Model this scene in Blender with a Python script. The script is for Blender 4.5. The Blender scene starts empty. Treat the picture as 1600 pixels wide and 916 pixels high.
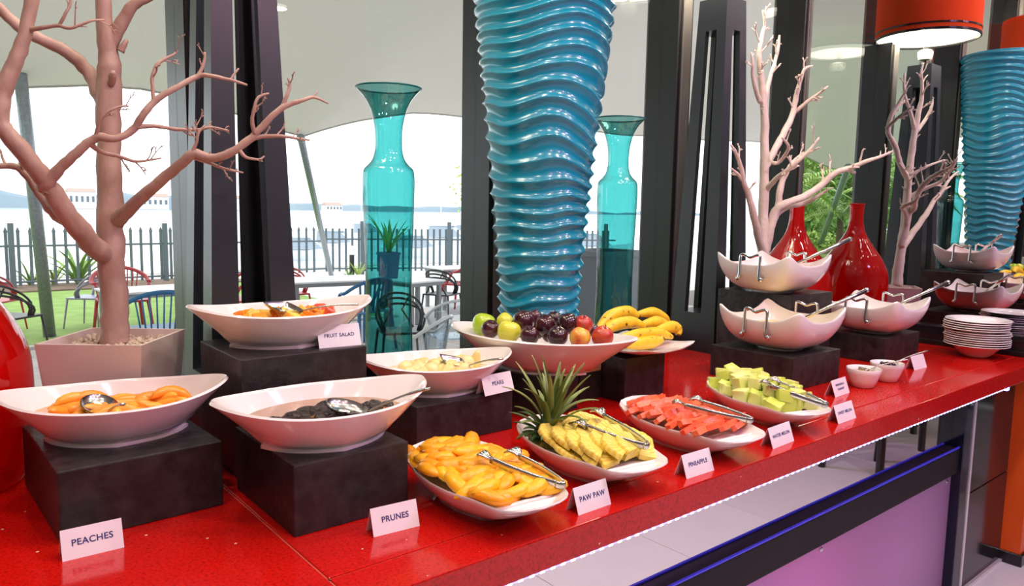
import bpy, bmesh, math, random
from mathutils import Vector, Matrix, Euler, noise as mnoise
R = random.Random(11)
S = bpy.context.scene
COL = S.collection
PI = math.pi
# ------------------------------------------------------------------ camera
FPX, CXP, CYP = 1160.0, 800.0, 458.0
CAM = Vector((0, 0, 1.4))
yaw, pitch, roll = [math.radians(a) for a in (50.5, 6.4, 1.0)]
FW = Vector((math.cos(yaw)*math.cos(pitch), math.sin(yaw)*math.cos(pitch), -math.sin(pitch)))
r0 = FW.cross(Vector((0, 0, 1))).normalized()
u0 = r0.cross(FW)
RT = r0*math.cos(roll)+u0*math.sin(roll)
UP = -r0*math.sin(roll)+u0*math.cos(roll)
cd = bpy.data.cameras.new('camera'); cam = bpy.data.objects.new('camera', cd); COL.objects.link(cam)
cd.sensor_width = 36; cd.lens = 36*FPX/1600; cd.clip_start = .02; cd.clip_end = 3000
m = Matrix.Identity(4)
for i in range(3):
    m[i][0], m[i][1], m[i][2], m[i][3] = RT[i], UP[i], -FW[i], CAM[i]
cam.matrix_world = m
S.camera = cam
# ------------------------------------------------------------------ world, exposure
S.view_settings.view_transform = 'Standard'; S.view_settings.look = 'None'
S.view_settings.exposure = 0.0; S.view_settings.gamma = 1.0; S.view_settings.use_curve_mapping = False
w = bpy.data.worlds.new('world'); S.world = w; w.use_nodes = True
wb = w.node_tree.nodes['Background']; wb.inputs[0].default_value = (.93, .97, 1, 1); wb.inputs[1].default_value = 2.6
try:
    S.cycles.sample_clamp_indirect = 6; S.cycles.caustics_reflective = False; S.cycles.caustics_refractive = False
    S.cycles.max_bounces = 10; S.cycles.transparent_max_bounces = 24; S.cycles.glossy_bounces = 6; S.cycles.diffuse_bounces = 4
    S.cycles.use_denoising = True
except Exception: pass

XM, YW, ZC = 3.16, 1.87, 0.90          # mirror plane, window plane, counter top
G = -0.4                               # terrace level outside

def ray(x, y): return RT*((x-CXP)/FPX)-UP*((y-CYP)/FPX)+FW
def onz(x, y, z=ZC):
    d = ray(x, y); return CAM+d*((z-CAM.z)/d.z)
def ony(x, y, Y):
    d = ray(x, y); return CAM+d*(Y/d.y)
def monz(x, y, z):                     # a point seen by way of the mirror
    p = onz(x, y, z); p.x = 2*XM-p.x; return p
def mpath(x, y, dist):
    d = ray(x, y).normalized(); p = CAM+d*dist; p.x = 2*XM-p.x; return p

# ------------------------------------------------------------------ materials
MATS = {}
def nt(name):
    mt = bpy.data.materials.new(name); mt.use_nodes = True; MATS[name] = mt
    t = mt.node_tree; b = t.nodes['Principled BSDF']; return mt, t, b
def mat(name, col, rough=.5, metal=0, var=None, scale=20, detail=3, bump=0, bscale=60, coat=0, sss=0, spec=None, emit=None, estr=1, trans=0, objrand=0, stretch=None):
    if name in MATS: return MATS[name]
    mt, t, b = nt(name); N = t.nodes; L = t.links
    b.inputs['Base Color'].default_value = (*col, 1); b.inputs['Roughness'].default_value = rough; b.inputs['Metallic'].default_value = metal
    if coat: b.inputs['Coat Weight'].default_value = coat; b.inputs['Coat Roughness'].default_value = .05
    if sss: b.inputs['Subsurface Weight'].default_value = sss; b.inputs['Subsurface Radius'].default_value = (.02, .01, .006); b.inputs['Subsurface Scale'].default_value = .5
    if spec is not None: b.inputs['Specular IOR Level'].default_value = spec
    if emit: b.inputs['Emission Color'].default_value = (*emit, 1); b.inputs['Emission Strength'].default_value = estr
    if trans: b.inputs['Transmission Weight'].default_value = trans
    tc = N.new('ShaderNodeTexCoord'); src = tc.outputs['Object']
    if stretch:
        mp = N.new('ShaderNodeMapping'); mp.inputs['Scale'].default_value = stretch; L.new(src, mp.inputs[0]); src = mp.outputs[0]
    if var:
        n = N.new('ShaderNodeTexNoise'); n.inputs['Scale'].default_value = scale; n.inputs['Detail'].default_value = detail
        L.new(src, n.inputs['Vector'])
        cr = N.new('ShaderNodeValToRGB'); cr.color_ramp.elements[0].position = .35; cr.color_ramp.elements[1].position = .68
        cr.color_ramp.elements[0].color = (*col, 1); cr.color_ramp.elements[1].color = (*var, 1)
        if objrand:
            oi = N.new('ShaderNodeObjectInfo'); ad = N.new('ShaderNodeMath'); ad.operation = 'MULTIPLY_ADD'
            ad.inputs[1].default_value = objrand; L.new(oi.outputs['Random'], ad.inputs[0]); L.new(n.outputs['Fac'], ad.inputs[2])
            sb = N.new('ShaderNodeMath'); sb.operation = 'SUBTRACT'; sb.inputs[1].default_value = objrand/2; L.new(ad.outputs[0], sb.inputs[0]); L.new(sb.outputs[0], cr.inputs[0])
        else: L.new(n.outputs['Fac'], cr.inputs[0])
        L.new(cr.outputs[0], b.inputs['Base Color'])
    if bump:
        n2 = N.new('ShaderNodeTexNoise'); n2.inputs['Scale'].default_value = bscale; n2.inputs['Detail'].default_value = 4
        L.new(src, n2.inputs['Vector'])
        bp = N.new('ShaderNodeBump'); bp.inputs['Strength'].default_value = bump; bp.inputs['Distance'].default_value = .01
        L.new(n2.outputs['Fac'], bp.inputs['Height']); L.new(bp.outputs[0], b.inputs['Normal'])
    return mt
def thin_glass(name, tint, edge=None, f0=.04, rough=0.0, gmul=1.0, wave=0, body=None, bodyfac=0):
    mt = bpy.data.materials.new(name); mt.use_nodes = True; MATS[name] = mt
    t = mt.node_tree; N = t.nodes; L = t.links
    for n in list(N): N.remove(n)
    out = N.new('ShaderNodeOutputMaterial'); tr = N.new('ShaderNodeBsdfTransparent'); gl = N.new('ShaderNodeBsdfGlossy'); mx = N.new('ShaderNodeMixShader')
    gl.inputs['Roughness'].default_value = rough
    lw = N.new('ShaderNodeLayerWeight'); lw.inputs['Blend'].default_value = .5
    pw = N.new('ShaderNodeMath'); pw.operation = 'POWER'; pw.inputs[1].default_value = 5; L.new(lw.outputs['Facing'], pw.inputs[0])
    ma = N.new('ShaderNodeMath'); ma.operation = 'MULTIPLY_ADD'; ma.inputs[1].default_value = (1-f0)*gmul; ma.inputs[2].default_value = f0*gmul; L.new(pw.outputs[0], ma.inputs[0])
    L.new(ma.outputs[0], mx.inputs[0])
    if edge:
        p2 = N.new('ShaderNodeMath'); p2.operation = 'POWER'; p2.inputs[1].default_value = 2.6; L.new(lw.outputs['Facing'], p2.inputs[0])
        mc = N.new('ShaderNodeMix'); mc.data_type = 'RGBA'; mc.inputs[6].default_value = (*tint, 1); mc.inputs[7].default_value = (*edge, 1)
        L.new(p2.outputs[0], mc.inputs[0]); L.new(mc.outputs[2], tr.inputs[0])
    else: tr.inputs[0].default_value = (*tint, 1)
    if wave:
        tc = N.new('ShaderNodeTexCoord'); mp = N.new('ShaderNodeMapping'); mp.inputs['Scale'].default_value = (1, 1, .25); L.new(tc.outputs['Object'], mp.inputs[0])
        n2 = N.new('ShaderNodeTexNoise'); n2.inputs['Scale'].default_value = 30; L.new(mp.outputs[0], n2.inputs['Vector'])
        bp = N.new('ShaderNodeBump'); bp.inputs['Strength'].default_value = wave; bp.inputs['Distance'].default_value = .01; L.new(n2.outputs['Fac'], bp.inputs['Height'])
        L.new(bp.outputs[0], gl.inputs['Normal'])
    base = tr.outputs[0]
    if bodyfac:
        df = N.new('ShaderNodeBsdfTranslucent'); df.inputs[0].default_value = (*body, 1)
        d2 = N.new('ShaderNodeBsdfDiffuse'); d2.inputs[0].default_value = (*body, 1)
        mm = N.new('ShaderNodeMixShader'); mm.inputs[0].default_value = .45; L.new(df.outputs[0], mm.inputs[1]); L.new(d2.outputs[0], mm.inputs[2])
        m2 = N.new('ShaderNodeMixShader'); m2.inputs[0].default_value = bodyfac; L.new(tr.outputs[0], m2.inputs[1]); L.new(mm.outputs[0], m2.inputs[2]); base = m2.outputs[0]
    L.new(base, mx.inputs[1]); L.new(gl.outputs[0], mx.inputs[2]); L.new(mx.outputs[0], out.inputs[0])
    return mt

def quartz():
    mt, t, b = nt('red_quartz'); N = t.nodes; L = t.links
    tc = N.new('ShaderNodeTexCoord')
    n = N.new('ShaderNodeTexNoise'); n.inputs['Scale'].default_value = 220; n.inputs['Detail'].default_value = 2; L.new(tc.outputs['Object'], n.inputs['Vector'])
    cr = N.new('ShaderNodeValToRGB'); e = cr.color_ramp.elements; e[0].position = .30; e[0].color = (.30, .003, .003, 1); e[1].position = .5; e[1].color = (.50, .007, .004, 1)
    e2 = e.new(.75); e2.color = (.56, .010, .006, 1); L.new(n.outputs['Fac'], cr.inputs[0])
    v = N.new('ShaderNodeTexVoronoi'); v.inputs['Scale'].default_value = 30; L.new(tc.outputs['Object'], v.inputs['Vector'])
    v2 = N.new('ShaderNodeMath'); v2.operation = 'LESS_THAN'; v2.inputs[1].default_value = .062; L.new(v.outputs['Distance'], v2.inputs[0])
    sp = N.new('ShaderNodeSeparateColor'); L.new(v.outputs['Color'], sp.inputs[0])
    g = N.new('ShaderNodeMath'); g.operation = 'GREATER_THAN'; g.inputs[1].default_value = .72; L.new(sp.outputs[0], g.inputs[0])
    mu = N.new('ShaderNodeMath'); mu.operation = 'MULTIPLY'; L.new(v2.outputs[0], mu.inputs[0]); L.new(g.outputs[0], mu.inputs[1])
    mx = N.new('ShaderNodeMix'); mx.data_type = 'RGBA'; mx.inputs[7].default_value = (.85, .55, .42, 1); L.new(mu.outputs[0], mx.inputs[0]); L.new(cr.outputs[0], mx.inputs[6])
    L.new(mx.outputs[2], b.inputs['Base Color']); b.inputs['Roughness'].default_value = .13; b.inputs['Specular IOR Level'].default_value = .5
    return mt
QUARTZ = quartz()
CERAMIC = mat('white_ceramic', (.86, .81, .79), .12, coat=.3)
SLATE = mat('dark_slate', (.012, .010, .011), .42, var=(.032, .026, .027), scale=35, bump=.15, bscale=90)
CHROME = mat('chrome', (.72, .73, .74), .12, 1)
STEEL = mat('brushed_steel', (.62, .62, .60), .2, 1)
BLACKM = mat('black_lacquer', (.012, .010, .013), .28)
TOWERM = mat('graphite_lacquer', (.020, .024, .031), .33)
BFRAME = mat('black_aluminium', (.012, .012, .013), .35, .3)
GFRAME = mat('grey_aluminium', (.15, .14, .13), .42, .5)
MIRROR = mat('mirror_glass', (.82, .83, .84), .0, 1)
CARD = mat('white_card', (.84, .80, .84), .55)
INK = mat('navy_ink', (.03, .025, .16), .5)
BARK = mat('backlit_bark', (.36, .21, .165), .55, var=(.50, .325, .265), scale=16, bump=.35, bscale=45, stretch=(1, 1, .5))  # bark colour darkened because the tree stands backlit by the windows
BARKW = mat('whitewashed_bark', (.66, .53, .46), .6, var=(.78, .65, .57), scale=20, bump=.3, bscale=60)
POTM = mat('cream_planter', (.70, .55, .50), .45, var=(.75, .6, .55), scale=4)
PEB = mat('pale_pebbles', (.50, .38, .28), .7, var=(.66, .54, .42), scale=60)
WINDOW_GLASS = thin_glass('window_glass', (.97, .985, .985), gmul=.75)
TEAL = thin_glass('teal_glass', (.235, .60, .59), (.005, .16, .15), f0=.07, wave=.12)
REDG = thin_glass('red_glass', (.75, .006, .006), (.22, .0, .0), f0=.06, wave=.15, body=(.95, .008, .006), bodyfac=.6)
CLEAR = thin_glass('clear_polycarbonate', (.86, .9, .93), (.42, .48, .53), f0=.08)
def vase_blue():
    mt, t, b = nt('turquoise_glaze'); N = t.nodes; L = t.links
    tc = N.new('ShaderNodeTexCoord')
    n = N.new('ShaderNodeTexNoise'); n.inputs['Scale'].default_value = 5; L.new(tc.outputs['Object'], n.inputs['Vector'])
    cr = N.new('ShaderNodeValToRGB'); cr.color_ramp.elements[0].color = (.004, .20, .33, 1); cr.color_ramp.elements[1].color = (.008, .29, .42, 1); L.new(n.outputs['Fac'], cr.inputs[0])
    L.new(cr.outputs[0], b.inputs['Base Color']); b.inputs['Roughness'].default_value = .22
    b.inputs['Coat Weight'].default_value = .35; b.inputs['Coat Roughness'].default_value = .06
    v = N.new('ShaderNodeTexVoronoi'); v.inputs['Scale'].default_value = 240; L.new(tc.outputs['Object'], v.inputs['Vector'])
    bp = N.new('ShaderNodeBump'); bp.inputs['Strength'].default_value = .12; bp.inputs['Distance'].default_value = .004; L.new(v.outputs['Color'], bp.inputs['Height']); L.new(bp.outputs[0], b.inputs['Normal'])
    return mt
BLUEV = vase_blue()

# ------------------------------------------------------------------ mesh helpers
class MB:
    def __init__(s): s.v = []; s.f = []
    def add(s, vf, M=None):
        v, f = vf; o = len(s.v)
        s.v += [tuple(M @ Vector(p)) for p in v] if M is not None else [tuple(p) for p in v]
        s.f += [tuple(i+o for i in q) for q in f]; return s
    @property
    def vf(s): return s.v, s.f
def mk(name, vf, mt, parent=None, smooth=False, loc=None, rot=None, angle=None):
    v, f = vf.vf if isinstance(vf, MB) else vf
    me = bpy.data.meshes.new(name); me.from_pydata([tuple(p) for p in v], [], f); me.update()
    bm = bmesh.new(); bm.from_mesh(me); bmesh.ops.recalc_face_normals(bm, faces=bm.faces); bm.to_mesh(me); bm.free()
    if mt: me.materials.append(mt)
    if smooth:
        me.polygons.foreach_set('use_smooth', [True]*len(me.polygons))
        if angle:
            try: me.set_sharp_from_angle(angle=math.radians(angle))
            except Exception: pass
    o = bpy.data.objects.new(name, me); COL.objects.link(o)
    if parent: o.parent = parent
    if loc is not None: o.location = loc
    if rot is not None: o.rotation_euler = rot
    return o
def tag(o, label=None, cat=None, group=None, kind=None):
    if label: o['label'] = label
    if cat: o['category'] = cat
    if group: o['group'] = group
    if kind: o['kind'] = kind
    return o
def thing(name, label, cat, loc=(0, 0, 0), rz=0, group=None, rot=None):
    o = bpy.data.objects.new(name, None); COL.objects.link(o); o.empty_display_size = .05
    o.location = loc; o.rotation_euler = rot if rot is not None else (0, 0, rz)
    return tag(o, label, cat, group)
def struct(name, vf, mt, parent=None, label=None, **k):
    o = mk(name, vf, mt, parent, **k)
    if not parent: tag(o, label, None, None, 'structure')
    return o
def dup(o, parent=None, loc=None, rot=None, scale=None, label=None):
    c = o.copy(); COL.objects.link(c)
    if parent: c.parent = parent
    if loc is not None: c.location = loc
    if rot is not None: c.rotation_euler = rot
    if scale is not None: c.scale = scale
    if label: c['label'] = label
    return c
def dup_tree(o, parent=None, **k):
    kids = [x for x in bpy.data.objects if x.parent == o]
    c = dup(o, parent, **k)
    for ch in kids: dup_tree(ch, c)
    return c
def box(x0, x1, y0, y1, z0, z1):
    return ([(x0, y0, z0), (x1, y0, z0), (x1, y1, z0), (x0, y1, z0), (x0, y0, z1), (x1, y0, z1), (x1, y1, z1), (x0, y1, z1)],
            [(0, 3, 2, 1), (4, 5, 6, 7), (0, 1, 5, 4), (1, 2, 6, 5), (2, 3, 7, 6), (3, 0, 4, 7)])
def bbox(x0, x1, y0, y1, z0, z1, b=.004, seg=2):
    bm = bmesh.new(); v, f = box(x0, x1, y0, y1, z0, z1); vs = [bm.verts.new(p) for p in v]
    for q in f: bm.faces.new([vs[i] for i in q])
    bmesh.ops.bevel(bm, geom=list(bm.edges), offset=b, segments=seg, affect='EDGES', profile=.6)
    bm.verts.index_update(); r = ([tuple(p.co) for p in bm.verts], [tuple(x.index for x in q.verts) for q in bm.faces]); bm.free(); return r
def rings(rs, cap0=True, cap1=True, closed=True):
    n = len(rs[0]); v = [p for q in rs for p in q]; f = []
    for i in range(len(rs)-1):
        for j in range(n if closed else n-1):
            k = (j+1) % n; f.append((i*n+j, i*n+k, (i+1)*n+k, (i+1)*n+j))
    if cap0: f.append(tuple(range(n))[::-1])
    if cap1: f.append(tuple((len(rs)-1)*n+j for j in range(n)))
    return v, f
def lathe(prof, n=40, cap0=True, cap1=True):
    return rings([[(r*math.cos(2*PI*j/n), r*math.sin(2*PI*j/n), z) for j in range(n)] for r, z in prof], cap0, cap1)
def tube(pts, rad, n=8, cap=True, squash=None):
    P = [Vector(p) for p in pts]; m_ = len(P)
    if not hasattr(rad, '__len__'): rad = [rad]*m_
    rs = []; up = None
    for i in range(m_):
        t = (P[min(i+1, m_-1)]-P[max(i-1, 0)])
        if t.length < 1e-9: t = Vector((0, 0, 1))
        t.normalize()
        if up is None:
            up = Vector((0, 0, 1)) if abs(t.z) < .9 else Vector((1, 0, 0))
        a = up-t*up.dot(t)
        if a.length < 1e-6: a = t.orthogonal()
        a.normalize(); up = a; b = t.cross(a)
        sq = squash or 1
        rs.append([tuple(P[i]+(a*math.cos(2*PI*j/n)*sq+b*math.sin(2*PI*j/n))*rad[i]) for j in range(n)])
    return rings(rs, cap, cap)
def smooth_path(pts, k=4, rad=None):
    P = [Vector(p) for p in pts]; out = []; ro = []
    for i in range(len(P)-1):
        p0, p1, p2, p3 = P[max(i-1, 0)], P[i], P[i+1], P[min(i+2, len(P)-1)]
        for j in range(k):
            t = j/k
            out.append(.5*((2*p1)+(p2-p0)*t+(2*p0-5*p1+4*p2-p3)*t*t+(3*p1-p0-3*p2+p3)*t**3))
            if rad: ro.append(rad[i]*(1-t)+rad[i+1]*t)
    out.append(P[-1])
    if rad: ro.append(rad[-1]); return out, ro
    return out
def sph(r=(1, 1, 1), n=12, m_=8, c=(0, 0, 0)):
    v = [(c[0], c[1], c[2]-r[2])]; f = []
    for i in range(1, m_):
        a = -PI/2+PI*i/m_
        for j in range(n):
            b = 2*PI*j/n; v.append((c[0]+r[0]*math.cos(a)*math.cos(b), c[1]+r[1]*math.cos(a)*math.sin(b), c[2]+r[2]*math.sin(a)))
    v.append((c[0], c[1], c[2]+r[2])); T = len(v)-1
    for j in range(n):
        k = (j+1) % n
        f.append((0, 1+k, 1+j)); f.append((T, 1+(m_-2)*n+j, 1+(m_-2)*n+k))
        for i in range(m_-2): f.append((1+i*n+j, 1+i*n+k, 1+(i+1)*n+k, 1+(i+1)*n+j))
    return v, f
def interp(tab, x):
    for (a, b), (c, d) in zip(tab, tab[1:]):
        if x <= c: return b+(d-b)*(x-a)/(c-a) if c > a else d
    return tab[-1][1]
def T(loc, rot=(0, 0, 0), s=1):
    return Matrix.Translation(loc) @ Euler(rot).to_matrix().to_4x4() @ Matrix.Scale(s, 4)
# ------------------------------------------------------------------ room lamps (in ceiling fittings)
LAMP = mat('lamp_disc', (1, .95, .85), .5, emit=(1, .93, .8), estr=6)
TRIMM = mat('white_metal_trim', (.8, .8, .8), .35)
def area(name, loc, size, power, col, target=None):
    ld = bpy.data.lights.new(name, 'AREA'); ld.shape = 'DISK'; ld.size = size; ld.energy = power; ld.color = col
    o = bpy.data.objects.new(name, ld); COL.objects.link(o); o.location = loc
    if target is not None: o.rotation_euler = (Vector(target)-Vector(loc)).to_track_quat('-Z', 'Y').to_euler()
    return o
CEIL = 3.1
n_dl = 0
def downlight(x, y, power, col, target=None, what='warm white', size=.14):
    global n_dl; n_dl += 1
    t = thing('ceiling_downlight', 'round recessed %s downlight in the room ceiling' % what, 'downlight', (x, y, CEIL), 0, what+' recessed ceiling downlights')
    mk('trim_ring', rings([[(r*math.cos(2*PI*j/24), r*math.sin(2*PI*j/24), z) for j in range(24)] for r, z in ((.10, 0), (.10, -.008), (.075, -.008), (.072, 0))], False, False), TRIMM, t)
    mk('lamp_face', lathe([(.072, -.004), (.072, -.002)], 24), LAMP, t)
    area('downlight_lamp', (x, y, CEIL-.03), size, power, col, target)
W_ = (1, .90, .80); PK = (1, .42, .70)
for x, y, p, c, tg, nm in [(-.5, .3, 22, W_, (.3, 1.3, .9), 'warm white'), (.6, .15, 22, W_, (.7, 1.2, .9), 'warm white'), (1.5, .15, 24, W_, (1.3, 1.2, .9), 'warm white'),
                       (2.4, .15, 26, W_, (2.2, 1.2, .9), 'warm white'), (3.0, .5, 8, W_, (2.8, 1.1, .9), 'warm white'),
                       (.2, -1.3, 24, PK, (.4, 1.2, .8), 'pink'), (1.6, -1.3, 30, PK, (1.4, 1.1, .8), 'pink'), (3.0, -1.0, 60, (.75, .42, 1), (2.3, 1.15, .9), 'violet'),
                       (.9, 1.2, 10, W_, None, 'warm white'), (1.9, 1.2, 10, W_, None, 'warm white'), (0, 1.2, 8, W_, None, 'warm white'),
                       (1.0, -2.6, 25, W_, None, 'warm white'), (2.6, -2.6, 25, W_, None, 'warm white'), (-.8, -2.4, 20, W_, None, 'warm white')]:
    downlight(x, y, p*.5, c, tg, nm)

# ------------------------------------------------------------------ room shell
GROUT = mat('dark_grout', (.16, .16, .17), .8)
TILE = mat('white_floor_tile', (.80, .80, .82), .16, var=(.76, .76, .79), scale=3, objrand=.3)
WALLM = mat('warm_grey_plaster', (.45, .42, .41), .7, var=(.48, .45, .44), scale=3, bump=.05)
CEILM = mat('white_ceiling_paint', (.62, .60, .58), .8)
ORANGE = mat('orange_paint', (.85, .11, .008), .4, var=(.80, .10, .008), scale=5)
floor = struct('floor', box(-4.2, 6.2, -4.7, 1.83, -.12, -.006), GROUT)
tile0 = None
for i in range(17):
    for j in range(9):
        x, y = -4.18+.6*i, -4.43+.6*j
        if y > .9 or x > 5.6: continue
        if tile0 is None:
            tile0 = mk('tile', bbox(0, .596, 0, .596, -.01, 0, .001, 1), TILE, floor, loc=(x, y, 0))
        else: dup(tile0, floor, (x, y, 0))
struct('ceiling', box(-4.2, 6.2, -4.7, 1.95, CEIL, CEIL+.1), CEILM)
struct('wall_rear', box(-4.2, 6.2, -4.8, -4.7, 0, CEIL), WALLM)
struct('wall_left', box(-4.3, -4.2, -4.7, 1.9, 0, CEIL), WALLM)
struct('wall_far', box(6.2, 6.3, -4.7, 1.95, 0, CEIL), mat('dark_brown_plaster', (.06, .045, .04), .6))
struct('wall_window_base', box(-4.2, 3.3, 1.84, 1.98, G, .9), WALLM)
struct('wall_right', box(3.19, 3.32, .98, 1.95, .9, CEIL), BLACKM)
struct('wall_orange', box(3.42, 4.6, .895, .985, .0, CEIL), ORANGE)
struct('baseboard_orange', bbox(3.412, 4.62, .885, .99, 0, .05, .003, 1), BLACKM)
# windows: mullions, rails, panes
PX = [3.17-.87*i for i in range(9)]
for i, x in enumerate(PX):
    mu = struct('trim_%d' % (i+1), bbox(x-.042, x+.042, 1.80, 1.95, .9, CEIL, .003, 1), BFRAME)
    mk('cover_strip', bbox(x-.025, x+.025, 1.792, 1.802, .9, CEIL-.005, .002, 1), GFRAME, mu)
    mk('outer_cap', bbox(x-.03, x+.03, 1.95, 1.965, .9, CEIL-.005, .002, 1), GFRAME, mu)
    if i == 0: continue
    wn = struct('window_%d' % i, box(x+.042, x+.828, 1.83, 1.92, .9, .955), BFRAME)
    mk('head_rail', box(x+.042, x+.828, 1.83, 1.92, CEIL-.06, CEIL), BFRAME, wn)
    mk('sill_bead', bbox(x+.042, x+.828, 1.822, 1.838, .955, .968, .002, 1), GFRAME, wn)
    mk('pane', box(x+.042, x+.828, 1.872, 1.880, .95, CEIL-.05), WINDOW_GLASS, wn)
# mirror at the end of the counter
mr = thing('wall_mirror', 'tall black framed mirror standing at the end of the red counter', 'mirror', (XM, 1.37, ZC))
mk('mirror_glass', box(0, .006, -.50, .43, .0, 2.19), MIRROR, mr)
mk('bottom_frame', bbox(-.035, .02, -.52, .43, 0, .075, .004), BLACKM, mr)
mk('frame_lip', bbox(-.045, -.03, -.52, .43, 0, .02, .003), BFRAME, mr)
mk('side_frame', bbox(-.02, .02, -.54, -.50, 0, 2.19, .004), BLACKM, mr)

# ------------------------------------------------------------------ buffet counter
YF = .807
ct = thing('buffet_counter', 'long buffet counter with red quartz top and glass and panel front', 'counter', (0, 0, 0))
Z0 = .846
mk('worktop_slab', bbox(-3.2, .4185, YF, 1.835, Z0, ZC, .0022), QUARTZ, ct)
mk('worktop_slab', bbox(.4215, 3.44, .8905, 1.835, Z0, ZC, .0022), QUARTZ, ct)
mk('worktop_edge_slab', bbox(.4215, 3.44, YF, .8875, Z0, ZC, .0022), QUARTZ, ct)
mk('joint_filler', MB().add(box(.4175, .4225, .81, 1.83, Z0+.004, ZC-.0022)).add(box(.42, 3.43, .886, .892, Z0+.004, ZC-.0022)), mat('seam_glint', (.55, .10, .07), .4), ct)  # seams coloured paler, standing for light caught on the slab chamfers
YP = .965
mk('mirror_strip', bbox(-3.1, 2.80, YP, YP+.012, .60, Z0-.004, .002, 1), MIRROR, ct)
mk('cabinet_back', MB().add(box(-3.1, 3.42, 1.35, 1.40, 0, Z0-.004)).add(box(-3.1, 3.42, YP+.015, 1.36, Z0-.03, Z0-.002)).add(box(-3.1, 3.42, YP+.015, 1.36, .0, .03)), mat('cabinet_white', (.8, .8, .8), .6), ct)
mk('dark_band', bbox(-3.1, 2.80, YP-.028, YP+.01, .515, .605, .003), mat('matt_black', (.010, .008, .010), .55, spec=.25), ct)
FROST = bpy.data.materials.new('frosted_acrylic'); FROST.use_nodes = True
_t = FROST.node_tree; _b = _t.nodes['Principled BSDF']; _b.inputs['Base Color'].default_value = (.30, .20, .33, 1); _b.inputs['Roughness'].default_value = .35
_tr = _t.nodes.new('ShaderNodeBsdfTranslucent'); _tr.inputs[0].default_value = (.9, .85, .9, 1); _mx = _t.nodes.new('ShaderNodeMixShader'); _mx.inputs[0].default_value = .6
_t.links.new(_b.outputs[0], _mx.inputs[1]); _t.links.new(_tr.outputs[0], _mx.inputs[2]); _t.links.new(_mx.outputs[0], _t.nodes['Material Output'].inputs[0])
mk('frosted_panel', bbox(-3.1, 2.80, YP-.008, YP, .06, .515, .002, 1), FROST, ct)
mk('plinth', box(-3.1, 3.42, YP+.01, YP+.03, 0, .07), BLACKM, ct)
for bx in (2.755, 1.9, 1.0):
    mk('panel_bolt', lathe([(.007, 0), (.007, .004), (.004, .006)], 12), CHROME, ct, loc=(bx, YP-.008, .49), rot=(PI/2, 0, 0))
DGL = mat('dark_blue_glass', (.015, .018, .035), .06, .2)
mk('corner_post', bbox(2.80, 2.868, YP-.04, YP+.03, 0, Z0-.002, .003), DGL, ct)
mk('post_edge_strip', bbox(2.868, 2.88, YP-.045, YP+.03, 0, Z0-.002, .002), mat('white_aluminium', (.78, .74, .78), .3, .4), ct)
mk('black_glass_panel', bbox(2.88, 3.42, YP, YP+.02, .012, .38, .002), BLACKM, ct)
mk('black_glass_panel', bbox(2.88, 3.42, YP, YP+.02, .384, Z0-.002, .002), BLACKM, ct)
bpy.data.materials['black_lacquer'].node_tree.nodes['Principled BSDF'].inputs['Roughness'].default_value = .12
mk('bottom_strip', bbox(2.88, 3.42, YP-.012, YP, 0, .012, .001), MATS['white_aluminium'], ct)
mk('led_tape', box(.0, 2.79, YF+.003, YF+.013, Z0-.004, Z0-.001), mat('led_tape', (.6, .6, .9), .4, emit=(.22, .2, 1), estr=2.5), ct)
beads = MB()
for i in range(125): beads.add(box(.03+.022*i, .039+.022*i, YF+.0022, YF+.0138, Z0-.0046, Z0-.0012))
tag(mk('led_beads', beads, mat('led_bead', (.9, .9, 1), .4, emit=(.75, .78, 1), estr=3.5), ct), 'row of blue-white LED points', kind='stuff')
mk('led_end_cap', bbox(2.79, 2.81, YF+.002, YF+.02, Z0-.012, Z0-.001, .002), mat('led_blue', (.1, .1, 1), .4, emit=(.12, .15, 1), estr=14), ct)
mk('band_edge_glow', box(-3.1, 2.80, YP-.028, YP-.022, .605, .609), mat('blue_edge_light', (.05, .05, .7), .3, emit=(.08, .06, 1), estr=.16), ct)  # blue light on the band's top edge, put in as a faintly glowing strip
for lx, lc, le in ((.5, (.72, .5, 1), 1.5), (1.2, (.85, .35, .95), 1.5), (1.8, (1, .2, .6), 1.6), (2.45, (.8, .3, .7), .9)):
    area('cabinet_lamp', (lx, 1.33, .3), .4, le, lc, (lx, .9, .28))
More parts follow.
